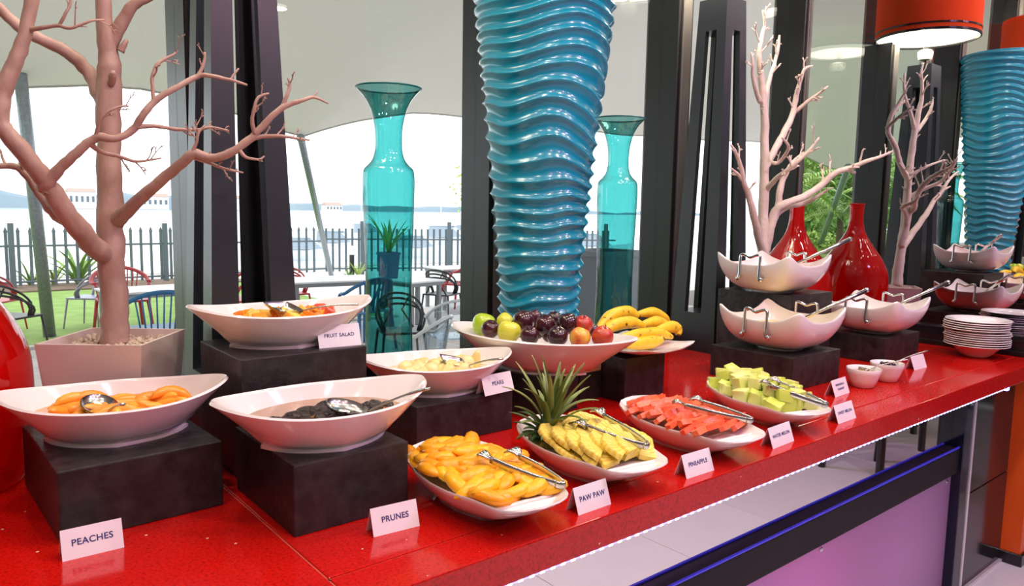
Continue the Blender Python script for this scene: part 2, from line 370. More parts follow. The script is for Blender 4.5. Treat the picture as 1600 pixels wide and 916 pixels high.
# ------------------------------------------------------------------ obelisk lamps
SHADE = bpy.data.materials.new('orange_linen'); SHADE.use_nodes = True
_t = SHADE.node_tree; _b = _t.nodes['Principled BSDF']; _b.inputs['Base Color'].default_value = (.9, .10, .012, 1); _b.inputs['Roughness'].default_value = .9
_tr = _t.nodes.new('ShaderNodeBsdfTranslucent'); _tr.inputs[0].default_value = (1, .16, .03, 1); _mx = _t.nodes.new('ShaderNodeMixShader'); _mx.inputs[0].default_value = .5
_t.links.new(_b.outputs[0], _mx.inputs[1]); _t.links.new(_tr.outputs[0], _mx.inputs[2]); _t.links.new(_mx.outputs[0], _t.nodes['Material Output'].inputs[0])
SHIN = mat('shade_lining', (.95, .92, .82), .8)
def obelisk(x, y, label):
    t = thing('obelisk_lamp', label, 'lamp', (x, y, ZC), 0, 'obelisk lamps on the counter')
    H, wb_, wt = 1.25, .100, .057; th = .020
    hw = lambda z: wb_+(wt-wb_)*z/H
    zs0, zs1 = .14, 1.14
    # four corner uprights (L section), tapered
    for sx in (-1, 1):
        for sy in (-1, 1):
            rs = []
            for z in (zs0, (zs0+zs1)/2, zs1):
                a = hw(z); b = a-.62*a; c = a-th
                pts = [(a, a), (b, a), (b, c), (c, c), (c, b), (a, b)]
                rs.append([(sx*p, sy*q, z) for p, q in pts])
            mk('upright', rings(rs), TOWERM, t)
    def blk(z0, z1):
        return rings([[(sx*hw(z), sy*hw(z), z) for sx, sy in ((-1, -1), (1, -1), (1, 1), (-1, 1))] for z in (z0, z1)])
    mk('base_block', blk(0, zs0), TOWERM, t); mk('top_block', blk(zs1, H), TOWERM, t)
    mk('lamp_neck', lathe([(.025, H), (.025, H+.02), (.012, H+.03), (.012, H+.16)], 16), CHROME, t)
    mk('lamp_socket', lathe([(.03, H+.03), (.035, H+.05), (.035, H+.07), (.02, H+.08)], 16), mat('lamp_glass', (.9, .95, .85), .2), t)
    z0, z1 = H+.13, H+.52; r_ = .235
    sh = mk('lamp_shade', rings([[(rr*math.cos(2*PI*j/48), rr*math.sin(2*PI*j/48), z) for j in range(48)] for rr, z in ((r_, z0), (r_, z1), (r_-.004, z1), (r_-.004, z0))], False, False), SHADE, t, smooth=True, angle=40)
    for dz in (.0, .03):
        mk('trim_band', rings([[(rr*math.cos(2*PI*j/48), rr*math.sin(2*PI*j/48), z0+dz+z) for j in range(48)] for rr, z in ((r_+.002, -.002), (r_+.002, .009 if not dz else .006), (r_-.006, .009 if not dz else .006), (r_-.006, -.002), (r_+.002, -.002))], False, False), BLACKM, sh)
    mk('shade_lining', rings([[((r_-.008)*math.cos(2*PI*j/48), (r_-.008)*math.sin(2*PI*j/48), z) for j in range(48)] for z in (z0+.01, z1)], False, False), SHIN, sh, smooth=True)
    mk('diffuser', lathe([(r_-.012, z0+.006), (r_-.012, z0+.009)], 48), mat('lamp_diffuser', (1, .97, .88), .5, emit=(1, .93, .74), estr=2.6), t)
    ld = bpy.data.lights.new('shade_bulb', 'POINT'); ld.energy = 16; ld.color = (1, .8, .55); ld.shadow_soft_size = .05
    lo = bpy.data.objects.new('shade_bulb', ld); COL.objects.link(lo); lo.parent = t; lo.location = (0, 0, z0+.2)
    area('shade_underlight', (x, y, ZC+z0-.002), .3, 5, (1, .88, .66)).parent = None
    return t
obelisk(.575, 1.645, 'black slotted obelisk lamp behind the fruit salad bowl, beside the bare tree')
obelisk(2.31, 1.65, 'black slotted obelisk lamp with orange drum shade, beside the handled bowls')

# ------------------------------------------------------------------ vases and bottles
def blue_vase(x, y):
    t = thing('ribbed_vase', 'tall turquoise glazed floor vase with wavy horizontal ribs behind the fruit bowl', 'vase', (x, y, ZC))
    prof = [(0, .095), (.12, .108), (.3, .118), (.5, .134), (.7, .153), (.9, .175), (1.1, .196), (1.3, .212), (1.42, .222)]
    n, m_ = 150, 420; H = 1.42; rs = []
    for i in range(m_+1):
        z = H*i/m_; rb = interp(prof, z); ring = []
        for j in range(n):
            a = 2*PI*j/n
            q = Vector((math.cos(a)*.75, math.sin(a)*.75, z*2.6))
            ph = z/.040+1.9*mnoise.noise(q+Vector((3, 1, 7)))+.35*mnoise.noise(q*1.7)
            fr = ph-math.floor(ph)
            s = abs(2*fr-1)**1.8
            am = .0115*min(1, z/.05)*min(1, (H-z)/.03+.15)
            r_ = rb+am*(s-.5)
            ring.append((r_*math.cos(a), r_*math.sin(a), z))
        rs.append(ring)
    for i in range(12):      # turn in over the rim
        z = H-.02*i; rr = interp(prof, z)-.012; rs.append([(rr*math.cos(2*PI*j/n), rr*math.sin(2*PI*j/n), z) for j in range(n)])
    mk('ribbed_body', rings(rs, True, True), BLUEV, t, smooth=True)
    return t
blue_vase(1.405, 1.585)
def teal_vase(x, y, label, s=1.0):
    t = thing('teal_glass_vase', label, 'vase', (x, y, ZC), 0, 'tall teal glass vases'); t.scale = (s, s, s)
    prof = [(.058, .0), (.064, .004), (.064, .05), (.061, .15), (.0585, .25), (.0595, .36), (.063, .46), (.0655, .54), (.0655, .575), (.062, .595), (.050, .608),
            (.040, .622), (.0345, .645), (.034, .68), (.037, .71), (.046, .745), (.060, .772), (.078, .792), (.0815, .796)]
    P = [(Vector((r_, z, 0))) for r_, z in prof]; pts = smooth_path(P, 5)
    mk('body', lathe([(p.x, p.y) for p in pts], 56, True, False), TEAL, t, smooth=True)
    mk('thick_base', lathe([(.05, .004), (.056, .008), (.056, .02), (.04, .026)], 40), TEAL, t, smooth=True)
    mk('rim', tube([(.0815*math.cos(a*PI/24), .0815*math.sin(a*PI/24), .796) for a in range(49)], .0022, 8, False), mat('teal_rim', (.0, .12, .12), .1), t, smooth=True)
    return t
teal_vase(.962, 1.665, 'tall teal glass vase between the fruit salad bowl and the pears')
teal_vase(1.808, 1.665, 'tall teal glass vase behind the bananas', 1.0)
def red_bottle(x, y, label, s=1.0):
    t = thing('red_glass_bottle', label, 'bottle', (x, y, ZC), 0, 'bulbous red glass bottles'); t.scale = (s, s, s)
    prof = [(.118, 0), (.134, .006), (.147, .06), (.153, .14), (.153, .20), (.145, .25), (.120, .305), (.085, .355), (.055, .40), (.038, .435), (.031, .47), (.029, .50), (.030, .545), (.033, .553)]
    pts = smooth_path([Vector((a, b, 0)) for a, b in prof], 5)
    mk('body', lathe([(p.x, p.y) for p in pts], 64, True, False), REDG, t, smooth=True)
    mk('lip', tube([(.032*math.cos(a*PI/16), .032*math.sin(a*PI/16), .553) for a in range(33)], .004, 8, False), REDG, t, smooth=True)
    return t
red_bottle(2.90, 1.655, 'bulbous red glass bottle with a slim neck beside the mirror')
red_bottle(.022, 1.602, 'bulbous red glass bottle behind the bowl of peaches', 1.0)
# ------------------------------------------------------------------ bare painted trees in planters
def planter(t, size_t, size_b, H, rz, mt):
    def ring(s, z): return [(s*math.cos(rz+PI/4+k*PI/2)*math.sqrt(.5), s*math.sin(rz+PI/4+k*PI/2)*math.sqrt(.5), z) for k in range(4)]
    pl = mk('planter', rings([ring(size_b, 0), ring(size_t, H), ring(size_t-.012, H), ring(size_t-.02, H-.03), ring(size_b-.02, .02)], True, True), mt, t)
    pb = MB(); rr = random.Random(5); ca, sa = math.cos(rz), math.sin(rz)
    hs = size_t/2-.014
    pb.add(([(ca*a*hs-sa*b*hs, sa*a*hs+ca*b*hs, H-.022) for a, b in ((-1, -1), (1, -1), (1, 1), (-1, 1))], [(0, 1, 2, 3)]))
    for k in range(420):
        a, b = rr.uniform(-hs, hs), rr.uniform(-hs, hs); s = rr.uniform(.0035, .0062)
        v, f = sph((s*rr.uniform(.9, 1.5), s, s*.75), 6, 4)
        pb.add((v, f), T((ca*a-sa*b, sa*a+ca*b, H-.020+rr.uniform(0, .008)), (rr.random(), rr.random(), rr.uniform(0, 6))))
    tag(mk('pebbles', pb, PEB, t, smooth=True), 'pale beige pebbles', kind='stuff')
def px_branch(t, spec, mt, name='branch', seed=1, n=10, k=4):
    """spec: (px, py, radius px, Y) -> tube in the tree's own space"""
    P, rad = [], []
    for x, y, r_, Y in spec:
        p = ony(x, y, Y); P.append(p-Vector(t.location)); rad.append(r_*((p-CAM).dot(FW))/FPX)
    pts, rd = smooth_path(P, k, rad)
    rr = random.Random(seed); pts = [p+Vector([rr.uniform(-1, 1)*rd[i]*.10 for _ in range(3)]) if 0 < i < len(pts)-1 else p for i, p in enumerate(pts)]
    rd = [q*rr.uniform(.94, 1.06) for q in rd]
    return mk(name, tube(pts, rd, n), mt, t, smooth=True), pts, rd
def twigs(par, pts, rd, mt, seed, num, ln=.06, start=.35, up=.4):
    """small forked twigs growing from a branch; each is a sub-part of it"""
    rr = random.Random(seed)
    for q in range(num):
        i = int((start+(1-start)*(q+rr.random())/num)*(len(pts)-2)); i = max(1, min(i, len(pts)-2))
        p = pts[i]; d = (pts[i+1]-pts[i-1]).normalized()
        side = Vector([rr.uniform(-1, 1) for _ in range(3)]); side -= d*side.dot(d); side.y *= .6
        if side.length < .1: continue
        side.normalize(); dr = (d*.7+side*.9+Vector((0, 0, up))).normalized(); L = ln*rr.uniform(.6, 1.2); r_ = min(rd[i]*.55, .0042)
        mb = MB(); m1 = p+dr*L*.5+side*L*.05; e = m1+(dr+Vector([rr.uniform(-.4, .4) for _ in range(3)])).normalized()*L*.5
        mb.add(tube(smooth_path([p, m1, e], 3), [r_*(1-.09*z) for z in range(7)], 6))
        for s in (-1, 1):
            d2 = (dr+side.cross(dr)*s*rr.uniform(.5, 1)+Vector((0, 0, .25))).normalized(); b0 = m1 if s > 0 else m1.lerp(e, .5)
            b1 = b0+d2*L*rr.uniform(.25, .45); mb.add(tube([b0, b0.lerp(b1, .5)+Vector((0, 0, .003)), b1], [r_*.65, r_*.55, r_*.35], 5))
            d3 = (d2+Vector([rr.uniform(-.8, .8) for _ in range(3)])).normalized(); mb.add(tube([b0.lerp(b1, .6), b0.lerp(b1, .6)+d3*L*.18], [r_*.5, r_*.3], 5))
        mk('twig', mb, mt, par, smooth=True)
tl = thing('bare_tree', 'large bare pinkish tree in a cream planter behind the bowl of peaches', 'tree', (.32, 1.635, ZC))
planter(tl, .198, .158, .235, math.radians(-38.3), POTM)
Yt = 1.635
tr_, p_, r_ = px_branch(tl, [(181, 540, 22, Yt), (180, 500, 20.5, Yt), (176, 440, 19, Yt), (174, 390, 20, Yt), (172, 330, 19, Yt), (171, 260, 17.5, Yt), (170, 190, 18, Yt), (171, 130, 18, Yt), (169, 90, 15, Yt), (163, 40, 12, Yt), (161, -30, 11, Yt), (158, -110, 9, Yt)], BARK, 'trunk', n=18)
def br(spec, seed, num=0, ln=.06, start=.35, up=.4, k=4):
    b, p, r_ = px_branch(tl, spec, BARK, 'branch', seed, 10, k)
    if num: twigs(b, p, r_, BARK, seed, num, ln, start, up)
    return b
br([(174, 405, 17, Yt), (140, 378, 16, 1.60), (113, 345, 15.5, 1.57), (88, 308, 15, 1.55), (72, 285, 14, 1.54), (48, 252, 13.5, 1.53), (20, 218, 13.5, 1.53), (1, 192, 13, 1.53), (3, 150, 12.5, 1.53), (17, 112, 12, 1.53), (31, 80, 11, 1.53), (41, 45, 10, 1.53), (50, 0, 10, 1.53), (58, -60, 8, 1.53)], 1)
br([(72, 298, 12, 1.545), (74, 284, 12.5, 1.535), (95, 262, 8.5, 1.52), (120, 238, 8, 1.50), (140, 222, 7, 1.49), (157, 214, 6.5, 1.48), (180, 217, 5.5, 1.47), (208, 203, 6, 1.47), (222, 182, 5.5, 1.46), (240, 160, 5, 1.46), (270, 140, 4.6, 1.45), (308, 120, 4, 1.45), (325, 118, 3.4, 1.44), (360, 125, 2.6, 1.43), (386, 133, 1.6, 1.43)], 2)
br([(240, 162, 3.4, 1.46), (239, 140, 3, 1.46), (238, 122, 3, 1.46), (245, 102, 2.8, 1.46), (256, 93, 2.4, 1.46), (270, 86, 1.8, 1.46), (277, 80, 1.2, 1.46)], 3, 3, .03, .3)
br([(308, 120, 3, 1.45), (315, 108, 2.6, 1.45), (319, 95, 2.2, 1.45), (320, 82, 1.6, 1.45)], 4, 2, .022, .4)
br([(360, 125, 2, 1.43), (366, 116, 1.8, 1.43), (373, 107, 1.3, 1.43)], 5)
br([(212, 199, 4, 1.465), (240, 197, 3.2, 1.47), (275, 202, 2.8, 1.47), (310, 203, 2.4, 1.46), (330, 199, 2, 1.45), (358, 205, 1.6, 1.44)], 6, 5, .035, .4)
br([(140, 224, 5, 1.49), (160, 238, 3.4, 1.5), (188, 245, 2.8, 1.5), (210, 252, 2.4, 1.5), (235, 250, 1.6, 1.5), (252, 247, 1.2, 1.5)], 7, 4, .032, .4)
br([(150, 215, 4, 1.485), (156, 190, 2.8, 1.47), (170, 174, 2.2, 1.46), (190, 166, 1.8, 1.46), (201, 166, 1.2, 1.46)], 8, 3, .028, .4)
br([(120, 352, 12, 1.575), (90, 335, 11, 1.58), (68, 310, 8.5, 1.6), (48, 282, 6.5, 1.61), (28, 262, 5.5, 1.62), (10, 259, 5, 1.63), (-15, 262, 4, 1.64)], 9, 2, .04, .5)
br([(178, 348, 14, Yt), (192, 336, 12, 1.60), (215, 314, 9.5, 1.56), (250, 283, 8.5, 1.51), (285, 254, 8, 1.47), (303, 239, 7.5, 1.45), (325, 246, 6.5, 1.44), (352, 243, 6.2, 1.42), (382, 224, 6, 1.40), (405, 203, 5.4, 1.39), (425, 182, 5, 1.38), (445, 166, 4.4, 1.37), (470, 158, 3.2, 1.36), (490, 152, 2.5, 1.36), (513, 162, 1.2, 1.35)], 10)
br([(440, 170, 3.6, 1.375), (448, 150, 3, 1.37), (453, 135, 2.4, 1.37), (450, 122, 1.4, 1.37)], 11, 2, .028, .3)
br([(398, 210, 3.6, 1.39), (394, 188, 3, 1.385), (398, 168, 2.8, 1.38), (404, 152, 2.4, 1.38), (420, 146, 1.4, 1.38)], 12, 3, .026, .3)
br([(382, 224, 4.4, 1.40), (405, 214, 3.6, 1.39), (440, 213, 2.8, 1.37), (462, 216, 2, 1.365), (484, 219, 1.2, 1.36)], 13, 4, .028, .3)
br([(300, 246, 3.2, 1.455), (325, 254, 2.8, 1.45), (345, 262, 2.4, 1.44), (362, 266, 2, 1.43), (380, 270, 1.2, 1.43)], 14, 5, .026, .25)
br([(300, 240, 3.2, 1.45), (307, 222, 2.4, 1.44), (310, 208, 2, 1.44), (320, 196, 1.4, 1.44)], 15, 3, .024, .3)
br([(372, 232, 3.4, 1.405), (385, 246, 2.4, 1.40), (405, 249, 1.8, 1.39), (413, 244, 1.2, 1.39)], 16, 1, .02, .5)
br([(490, 152, 1.8, 1.36), (496, 143, 1.2, 1.36)], 17)
br([(171, 170, 15, Yt), (155, 142, 13, 1.655), (138, 112, 11, 1.67), (105, 82, 9.5, 1.68), (65, 62, 9, 1.69), (35, 45, 9, 1.70), (5, 20, 8, 1.71), (-20, -10, 7, 1.71)], 18)
br([(40, 48, 5, 1.53), (62, 44, 3.6, 1.51), (90, 40, 3, 1.49), (110, 44, 2.6, 1.47), (140, 33, 2.2, 1.46), (163, 31, 1.2, 1.46)], 19, 3, .035, .5)
br([(92, 40, 2.8, 1.49), (102, 22, 2.4, 1.48), (110, 5, 2.2, 1.48), (112, -20, 1.6, 1.48)], 20, 2, .03, .3)
br([(172, 75, 10, Yt), (183, 50, 10, 1.63), (198, 22, 9, 1.62), (213, 5, 8, 1.61), (240, -8, 6, 1.6), (265, -30, 5, 1.6)], 21)
br([(173, 132, 5, Yt-.02), (176, 118, 6, Yt-.035), (175, 112, 4, Yt-.04)], 22)
br([(188, 80, 6, 1.625), (195, 68, 4, 1.62), (198, 64, 3, 1.62)], 23)
tr2 = thing('bare_tree', 'pale whitewashed bare tree in a small planter beside the red bottle', 'tree', (2.565, 1.59, ZC))
planter(tr2, .185, .15, .16, math.radians(-32), POTM)
def b2(spec, seed, num=0, ln=.06, start=.3, up=.4, name='branch'):
    b, p, r_ = px_branch(tr2, spec, BARKW, name, seed, 9, 4)
    if num: twigs(b, p, r_, BARKW, seed, num, ln, start, up)
Y2 = 1.59
b2([(1194, 470, 10.5, Y2), (1194, 440, 10, Y2), (1193, 400, 9, Y2), (1192, 350, 8, Y2), (1194, 290, 7.5, Y2), (1195, 230, 7, Y2), (1194, 170, 6, Y2), (1190, 125, 5.5, Y2), (1186, 85, 4, Y2), (1191, 55, 3.2, Y2), (1195, 38, 2.4, Y2), (1192, 16, 1.4, Y2)], 31, 6, .07, .55, name='trunk')
b2([(1193, 400, 7, Y2), (1184, 365, 6, 1.57), (1176, 330, 5.5, 1.55), (1168, 300, 5, 1.54), (1162, 285, 4, 1.53), (1158, 262, 3.4, 1.52), (1150, 240, 2.8, 1.51), (1142, 226, 1.6, 1.5)], 32, 4, .05, .45)
b2([(1166, 296, 3, 1.54), (1155, 275, 2.6, 1.53), (1142, 263, 1.4, 1.52)], 33, 1, .03)
b2([(1195, 395, 8, Y2), (1202, 365, 7, 1.575), (1212, 330, 6.5, 1.56), (1228, 318, 6, 1.53), (1255, 308, 5.5, 1.50), (1285, 288, 5, 1.46), (1306, 270, 4.6, 1.42), (1330, 262, 4, 1.38), (1355, 252, 3.2, 1.33), (1378, 244, 2.4, 1.29), (1395, 236, 1.2, 1.27)], 34, 8, .07, .5, .5)
b2([(1206, 352, 6, 1.57), (1216, 322, 5.5, 1.56), (1220, 290, 5, 1.56), (1230, 268, 4, 1.55), (1240, 252, 2.8, 1.55), (1256, 238, 1.4, 1.55)], 35, 5, .05, .35)
b2([(1206, 345, 5, 1.57), (1225, 326, 4.5, 1.555), (1255, 318, 4, 1.53), (1275, 308, 3.2, 1.48), (1293, 297, 1.6, 1.45)], 36, 2, .04, .5)
b2([(1195, 262, 6, Y2), (1212, 232, 5.5, 1.60), (1226, 205, 5, 1.60), (1238, 180, 4.6, 1.61), (1244, 150, 4, 1.60), (1250, 128, 3.2, 1.58), (1257, 108, 2.6, 1.56), (1270, 103, 1.4, 1.54)], 37, 5, .05, .4)
b2([(1243, 175, 3.4, 1.61), (1260, 160, 3, 1.57), (1278, 147, 2.4, 1.53), (1294, 135, 1.4, 1.49)], 38, 3, .04, .4)
b2([(1194, 160, 4.6, Y2), (1202, 125, 3.4, 1.6), (1210, 100, 3, 1.61), (1216, 75, 2.6, 1.61), (1218, 55, 1.4, 1.61)], 39, 4, .05, .35)
b2([(1188, 160, 4, Y2), (1178, 128, 3.4, 1.58), (1176, 100, 2.8, 1.57), (1174, 82, 1.4, 1.57)], 40, 3, .04, .35)
b2([(1196, 250, 4, Y2), (1215, 255, 3, 1.57), (1232, 232, 2.6, 1.5), (1222, 215, 1.6, 1.47)], 41, 3, .045, .3)
b2([(1195, 300, 5, Y2), (1212, 280, 4, 1.53), (1235, 262, 3.4, 1.46), (1262, 238, 2.8, 1.41), (1280, 215, 1.4, 1.38)], 42, 5, .06, .35)
# ------------------------------------------------------------------ display risers
def riser(x0, x1, y0, y1, h, label, rz=0):
    cx, cy = (x0+x1)/2, (y0+y1)/2
    o = mk('display_riser', bbox(-(x1-x0)/2, (x1-x0)/2, -(y1-y0)/2, (y1-y0)/2, 0, h, .0025, 2), SLATE, None, loc=(cx, cy, ZC), rot=(0, 0, rz))
    return tag(o, label, 'riser', 'dark display risers')
riser(.150, .388, 1.222, 1.52, .110, 'low dark slate riser block under the bowl of peaches', math.radians(2))
riser(.452, .70, 1.298, 1.53, .228, 'tall dark slate riser block under the fruit salad bowl')
riser(.435, .635, 1.035, 1.285, .113, 'low dark slate riser block under the bowl of prunes')
riser(.803, 1.06, 1.277, 1.53, .091, 'low dark slate riser block under the bowl of pears')
riser(1.15, 1.285, 1.295, 1.48, .102, 'dark slate riser block under the large fruit bowl', math.radians(14))
riser(1.44, 1.60, 1.277, 1.43, .119, 'dark slate riser block under the banana plate')
riser(2.20, 2.46, 1.255, 1.535, .240, 'tall dark slate riser block under the rearmost handled bowl')
riser(1.925, 2.195, 1.083, 1.36, .096, 'low dark slate riser block under the custard bowl')
riser(2.55, 2.82, 1.106, 1.38, .090, 'low dark slate riser block under the handled bowl by the mirror')
cm = thing('cork_mat_box', 'low dark box topped with a cork mat between the fruit and banana risers', 'box', (1.405, 1.418, ZC))
mk('box_body', bbox(-.05, .03, -.06, .06, 0, .075, .002), SLATE, cm)
mk('cork_mat', bbox(-.05, .03, -.06, .06, .075, .095, .003), mat('cork', (.42, .22, .10), .9, var=(.62, .38, .2), scale=160, bump=.4, bscale=200), cm)

# ------------------------------------------------------------------ boat bowls
def boat_shape(L, W, H, bl, bw, t, s, inset=0, lug=.40, tipz=.22):
    a, b = L/2-inset, W/2-inset
    c, n_ = math.cos(t), math.sin(t)
    rx, ry = a*c, b*n_*abs(n_)**.22
    k = (abs(c)**.8+abs(n_)**.8+1e-9)**(-.25)
    bx, by = (bl/2-inset*.6)*c*k*1.12, (bw/2-inset*.6)*n_*k*1.12
    e = .70+lug*abs(c)**5
    q = s**e
    z = H*(1-tipz+tipz*abs(c)**3)*s
    return (bx+(rx-bx)*q, by+(ry-by)*q, z)
def boat_bowl(name, label, loc, rz, L=.37, W=.245, H=.082, bl=.195, bw=.15, lug=.40, tipz=.22, cat='bowl', group='white boat-shaped bowls'):
    t = thing(name, label, cat, loc, rz, group); n = 72
    A = [2*PI*j/n for j in range(n)]; rs = []
    rs.append([boat_shape(L, W, H, bl-.02, bw-.02, a, 0) for a in A])
    rs.append([boat_shape(L, W, H, bl, bw, a, 0) for a in A])
    rs.append([(x, y, .005) for x, y, z in rs[-1]])
    S_ = [.0, .1, .2, .3, .4, .5, .6, .7, .8, .88, .94, .98, 1]
    for s in S_: rs.append([(lambda p: (p[0], p[1], p[2]*(1-.006/H)+.006))(boat_shape(L, W, H, bl-.006, bw-.006, a, s, 0, lug, tipz)) for a in A])
    rs.append([(lambda p: (p[0], p[1], p[2]+.004))(boat_shape(L, W, H, bl, bw, a, 1, .003, lug, tipz)) for a in A])
    for s in S_[::-1]:
        rs.append([(lambda p: (p[0], p[1], max(p[2], .010)+.001))(boat_shape(L, W, H, bl, bw, a, s, .0065, lug, tipz)) for a in A])
    mk('bowl_body', rings(rs, True, True), CERAMIC, t, smooth=True, angle=70)
    return t
def boat_fill(name, label, bowl, s, mt, L=.37, W=.245, H=.082, bl=.195, bw=.15, lug=.40, cat='syrup', group=None, zoff=0):
    n = 72; z = H*.78*s+zoff; pts = []
    for j in range(n):
        a_ = 2*PI*j/n; lo_, hi_ = 0, 1
        for _ in range(24):
            mi_ = (lo_+hi_)/2
            if boat_shape(L, W, H, bl, bw, a_, mi_, .0065, lug)[2]+.001 < z: lo_ = mi_
            else: hi_ = mi_
        p_ = boat_shape(L, W, H, bl, bw, a_, lo_, .0072, lug); pts.append(p_)
    # keep the surface level: take the wall outline at the level's height
    v = [(0, 0, z)]+[(x, y, z) for x, y, _ in pts]; f = [(0, 1+j, 1+(j+1) % n) for j in range(n)]
    v += [(x*.78, y*.78, z-.010) for x, y, _ in pts]+[(0, 0, z-.010)]
    f += [(1+j, 1+n+j, 1+n+(j+1) % n, 1+(j+1) % n) for j in range(n)]+[(2*n+1, 1+n+(j+1) % n, 1+n+j) for j in range(n)]
    o = mk(name, (v, f), mt, None, smooth=True, loc=bowl.location, rot=bowl.rotation_euler, angle=40)
    tag(o, label, cat, group); return z
b_peach = boat_bowl('boat_bowl', 'white boat-shaped bowl of peach slices in syrup', (.268, 1.372, 1.010), math.radians(-13), L=.355)
b_salad = boat_bowl('boat_bowl', 'white boat-shaped bowl of fruit salad on the tall riser', (.585, 1.423, 1.128), math.radians(-3))
b_prune = boat_bowl('boat_bowl', 'white boat-shaped bowl of prunes in dark syrup', (.535, 1.135, 1.013), math.radians(-4))
b_pear = boat_bowl('boat_bowl', 'white boat-shaped bowl of pears in syrup', (.925, 1.385, .991), math.radians(-17), L=.36)
SYR_P = mat('peach_syrup', (.72, .30, .07), .06, sss=.3, coat=.5); SYR_D = mat('prune_syrup', (.28, .13, .045), .05, coat=.5, var=(.36, .17, .06), scale=12); SYR_Y = mat('pear_syrup', (.62, .50, .20), .06, coat=.4, sss=.2)
zp = boat_fill('peach_syrup', 'amber syrup pooled around the peach slices', b_peach, .66, SYR_P, L=.355)
zs = boat_fill('salad_juice', 'orange juice pooled in the fruit salad bowl', b_salad, .62, SYR_P)
zd = boat_fill('prune_syrup', 'thin brown syrup pooled around the prunes', b_prune, .64, SYR_D)
zy = boat_fill('pear_syrup', 'pale yellow syrup pooled around the pears', b_pear, .66, SYR_Y, L=.36)
def crescent(L, wd, th, bend=.9, n=9, m_=8):
    rs = []
    for i in range(n):
        q = i/(n-1); a = (q-.5)*2*bend; rad = L/(2*math.sin(bend)); s = max(.12, math.sin(PI*q)**.42)
        c = Vector((rad*math.sin(a), rad*(math.cos(a)-1)+rad*(1-math.cos(bend))*.4, 0)); d = Vector((math.sin(a), math.cos(a), 0))
        rs.append([tuple(c+d*(wd/2*s*math.cos(2*PI*j/m_))+Vector((0, 0, th/2*s*math.sin(2*PI*j/m_)*(1.25 if math.sin(2*PI*j/m_) > 0 else .7)))) for j in range(m_)])
    return rings(rs)
def scatter(proto, bowl, items, label, cat, group):
    """items: local (x, y, z, rot, scale); the first one uses the prototype itself"""
    M = Matrix.Translation(bowl.location) @ bowl.rotation_euler.to_matrix().to_4x4()
    for i, (p, rot, sc) in enumerate(items):
        o = proto if i == 0 else dup_tree(proto)
        mm = M @ Matrix.Translation(p) @ Euler(rot).to_matrix().to_4x4()
        o.location = mm.to_translation(); o.rotation_euler = mm.to_euler(); o.scale = (sc, sc, sc)
        tag(o, label, cat, group)
PEACH = mat('peach_flesh', (.90, .33, .03), .25, var=(.95, .46, .06), scale=25, sss=.3, objrand=.5)
pr = mk('peach_slice', crescent(.075, .024, .020), PEACH, smooth=True); it = []
for i in range(34):
    a = R.uniform(0, 2*PI); q = math.sqrt(R.random()); x, y = .085*q*math.cos(a), .05*q*math.sin(a)
    it.append(((x, y, zp-.002+R.uniform(-.004, .007)), (R.uniform(-.5, .5), R.uniform(-.35, .35), R.uniform(-.7, .5)+(PI if R.random() < .3 else 0)), R.uniform(.75, 1.1)))
for x, y in ((-.06, .03), (-.04, .035), (.085, .02)): it.append(((x, y, zp+.012), (.9, .2, 0.2), .9))
scatter(pr, b_peach, it, 'orange peach slice half sunk in syrup in the boat bowl', 'peach slice', 'peach slices in syrup')
CHUNK = mat('salad_papaya', (.92, .28, .02), .25, var=(.95, .42, .05), scale=30, sss=.3, objrand=.6); CHR = mat('salad_melon_red', (.75, .10, .04), .25, sss=.3); CHY = mat('salad_pineapple', (.9, .62, .12), .3, sss=.3)
def chunk(a, b, c, seed, bev=.0035):
    rr = random.Random(seed); v, f = bbox(-a/2, a/2, -b/2, b/2, -c/2, c/2, bev, 2)
    return [(x*(1+.18*z/c)+rr.uniform(-.0006, .0006), y*(1-.15*x/a)+rr.uniform(-.0006, .0006), z*(1+.1*y/b)) for x, y, z in v], f
for nm, mt, num, lab, sd, xs in (('papaya_cube', CHUNK, 22, 'orange papaya cube in the fruit salad', 3, 0), ('pineapple_piece', CHY, 10, 'yellow pineapple piece in the fruit salad', 4, 0), ('watermelon_cube', CHR, 5, 'red watermelon cube in the fruit salad', 5, .1)):
    pr = mk(nm, chunk(.026, .022, .020, sd), mt, smooth=True, angle=50); it = []
    for i in range(num):
        a = R.uniform(0, 2*PI); q = math.sqrt(R.random())
        it.append(((xs*.8+(.09*q if not xs else .02*q)*math.cos(a), .055*q*math.sin(a), zs+.010+R.uniform(-.004, .014)*(1-q*.5)), (R.uniform(-.6, .6), R.uniform(-.6, .6), R.uniform(0, 6)), R.uniform(.8, 1.15)))
    scatter(pr, b_salad, it, lab, 'fruit piece', lab.split(' in ')[0]+'s')
PRUNE = mat('prune_skin', (.010, .004, .004), .35, var=(.025, .009, .007), scale=60, bump=.6, bscale=120)
v, f = sph((.017, .013, .009), 14, 9); v = [tuple(Vector(p)*(1+.16*mnoise.noise(Vector(p)*140))) for p in v]
pr = mk('prune', (v, f), PRUNE, smooth=True); it = []
for i in range(58):
    a = R.uniform(0, 2*PI); q = math.sqrt(R.random()); it.append(((.10*q*math.cos(a)+.012, .052*q*math.sin(a)-.004, zd+R.uniform(-.006, -.001)), (R.uniform(-.4, .4), R.uniform(-.4, .4), R.uniform(0, 6)), R.uniform(.8, 1.15)))
scatter(pr, b_prune, it, 'dark wrinkled prune floating in the syrup', 'prune', 'prunes in syrup')
PEAR = mat('pear_flesh', (.78, .62, .24), .3, var=(.84, .70, .34), scale=20, sss=.4, objrand=.5)
pr = mk('pear_piece', lathe([(.001, -.03), (.012, -.027), (.017, -.016), (.0165, -.004), (.011, .012), (.008, .022), (.004, .028), (.0005, .029)], 14), PEAR, smooth=True); it = []
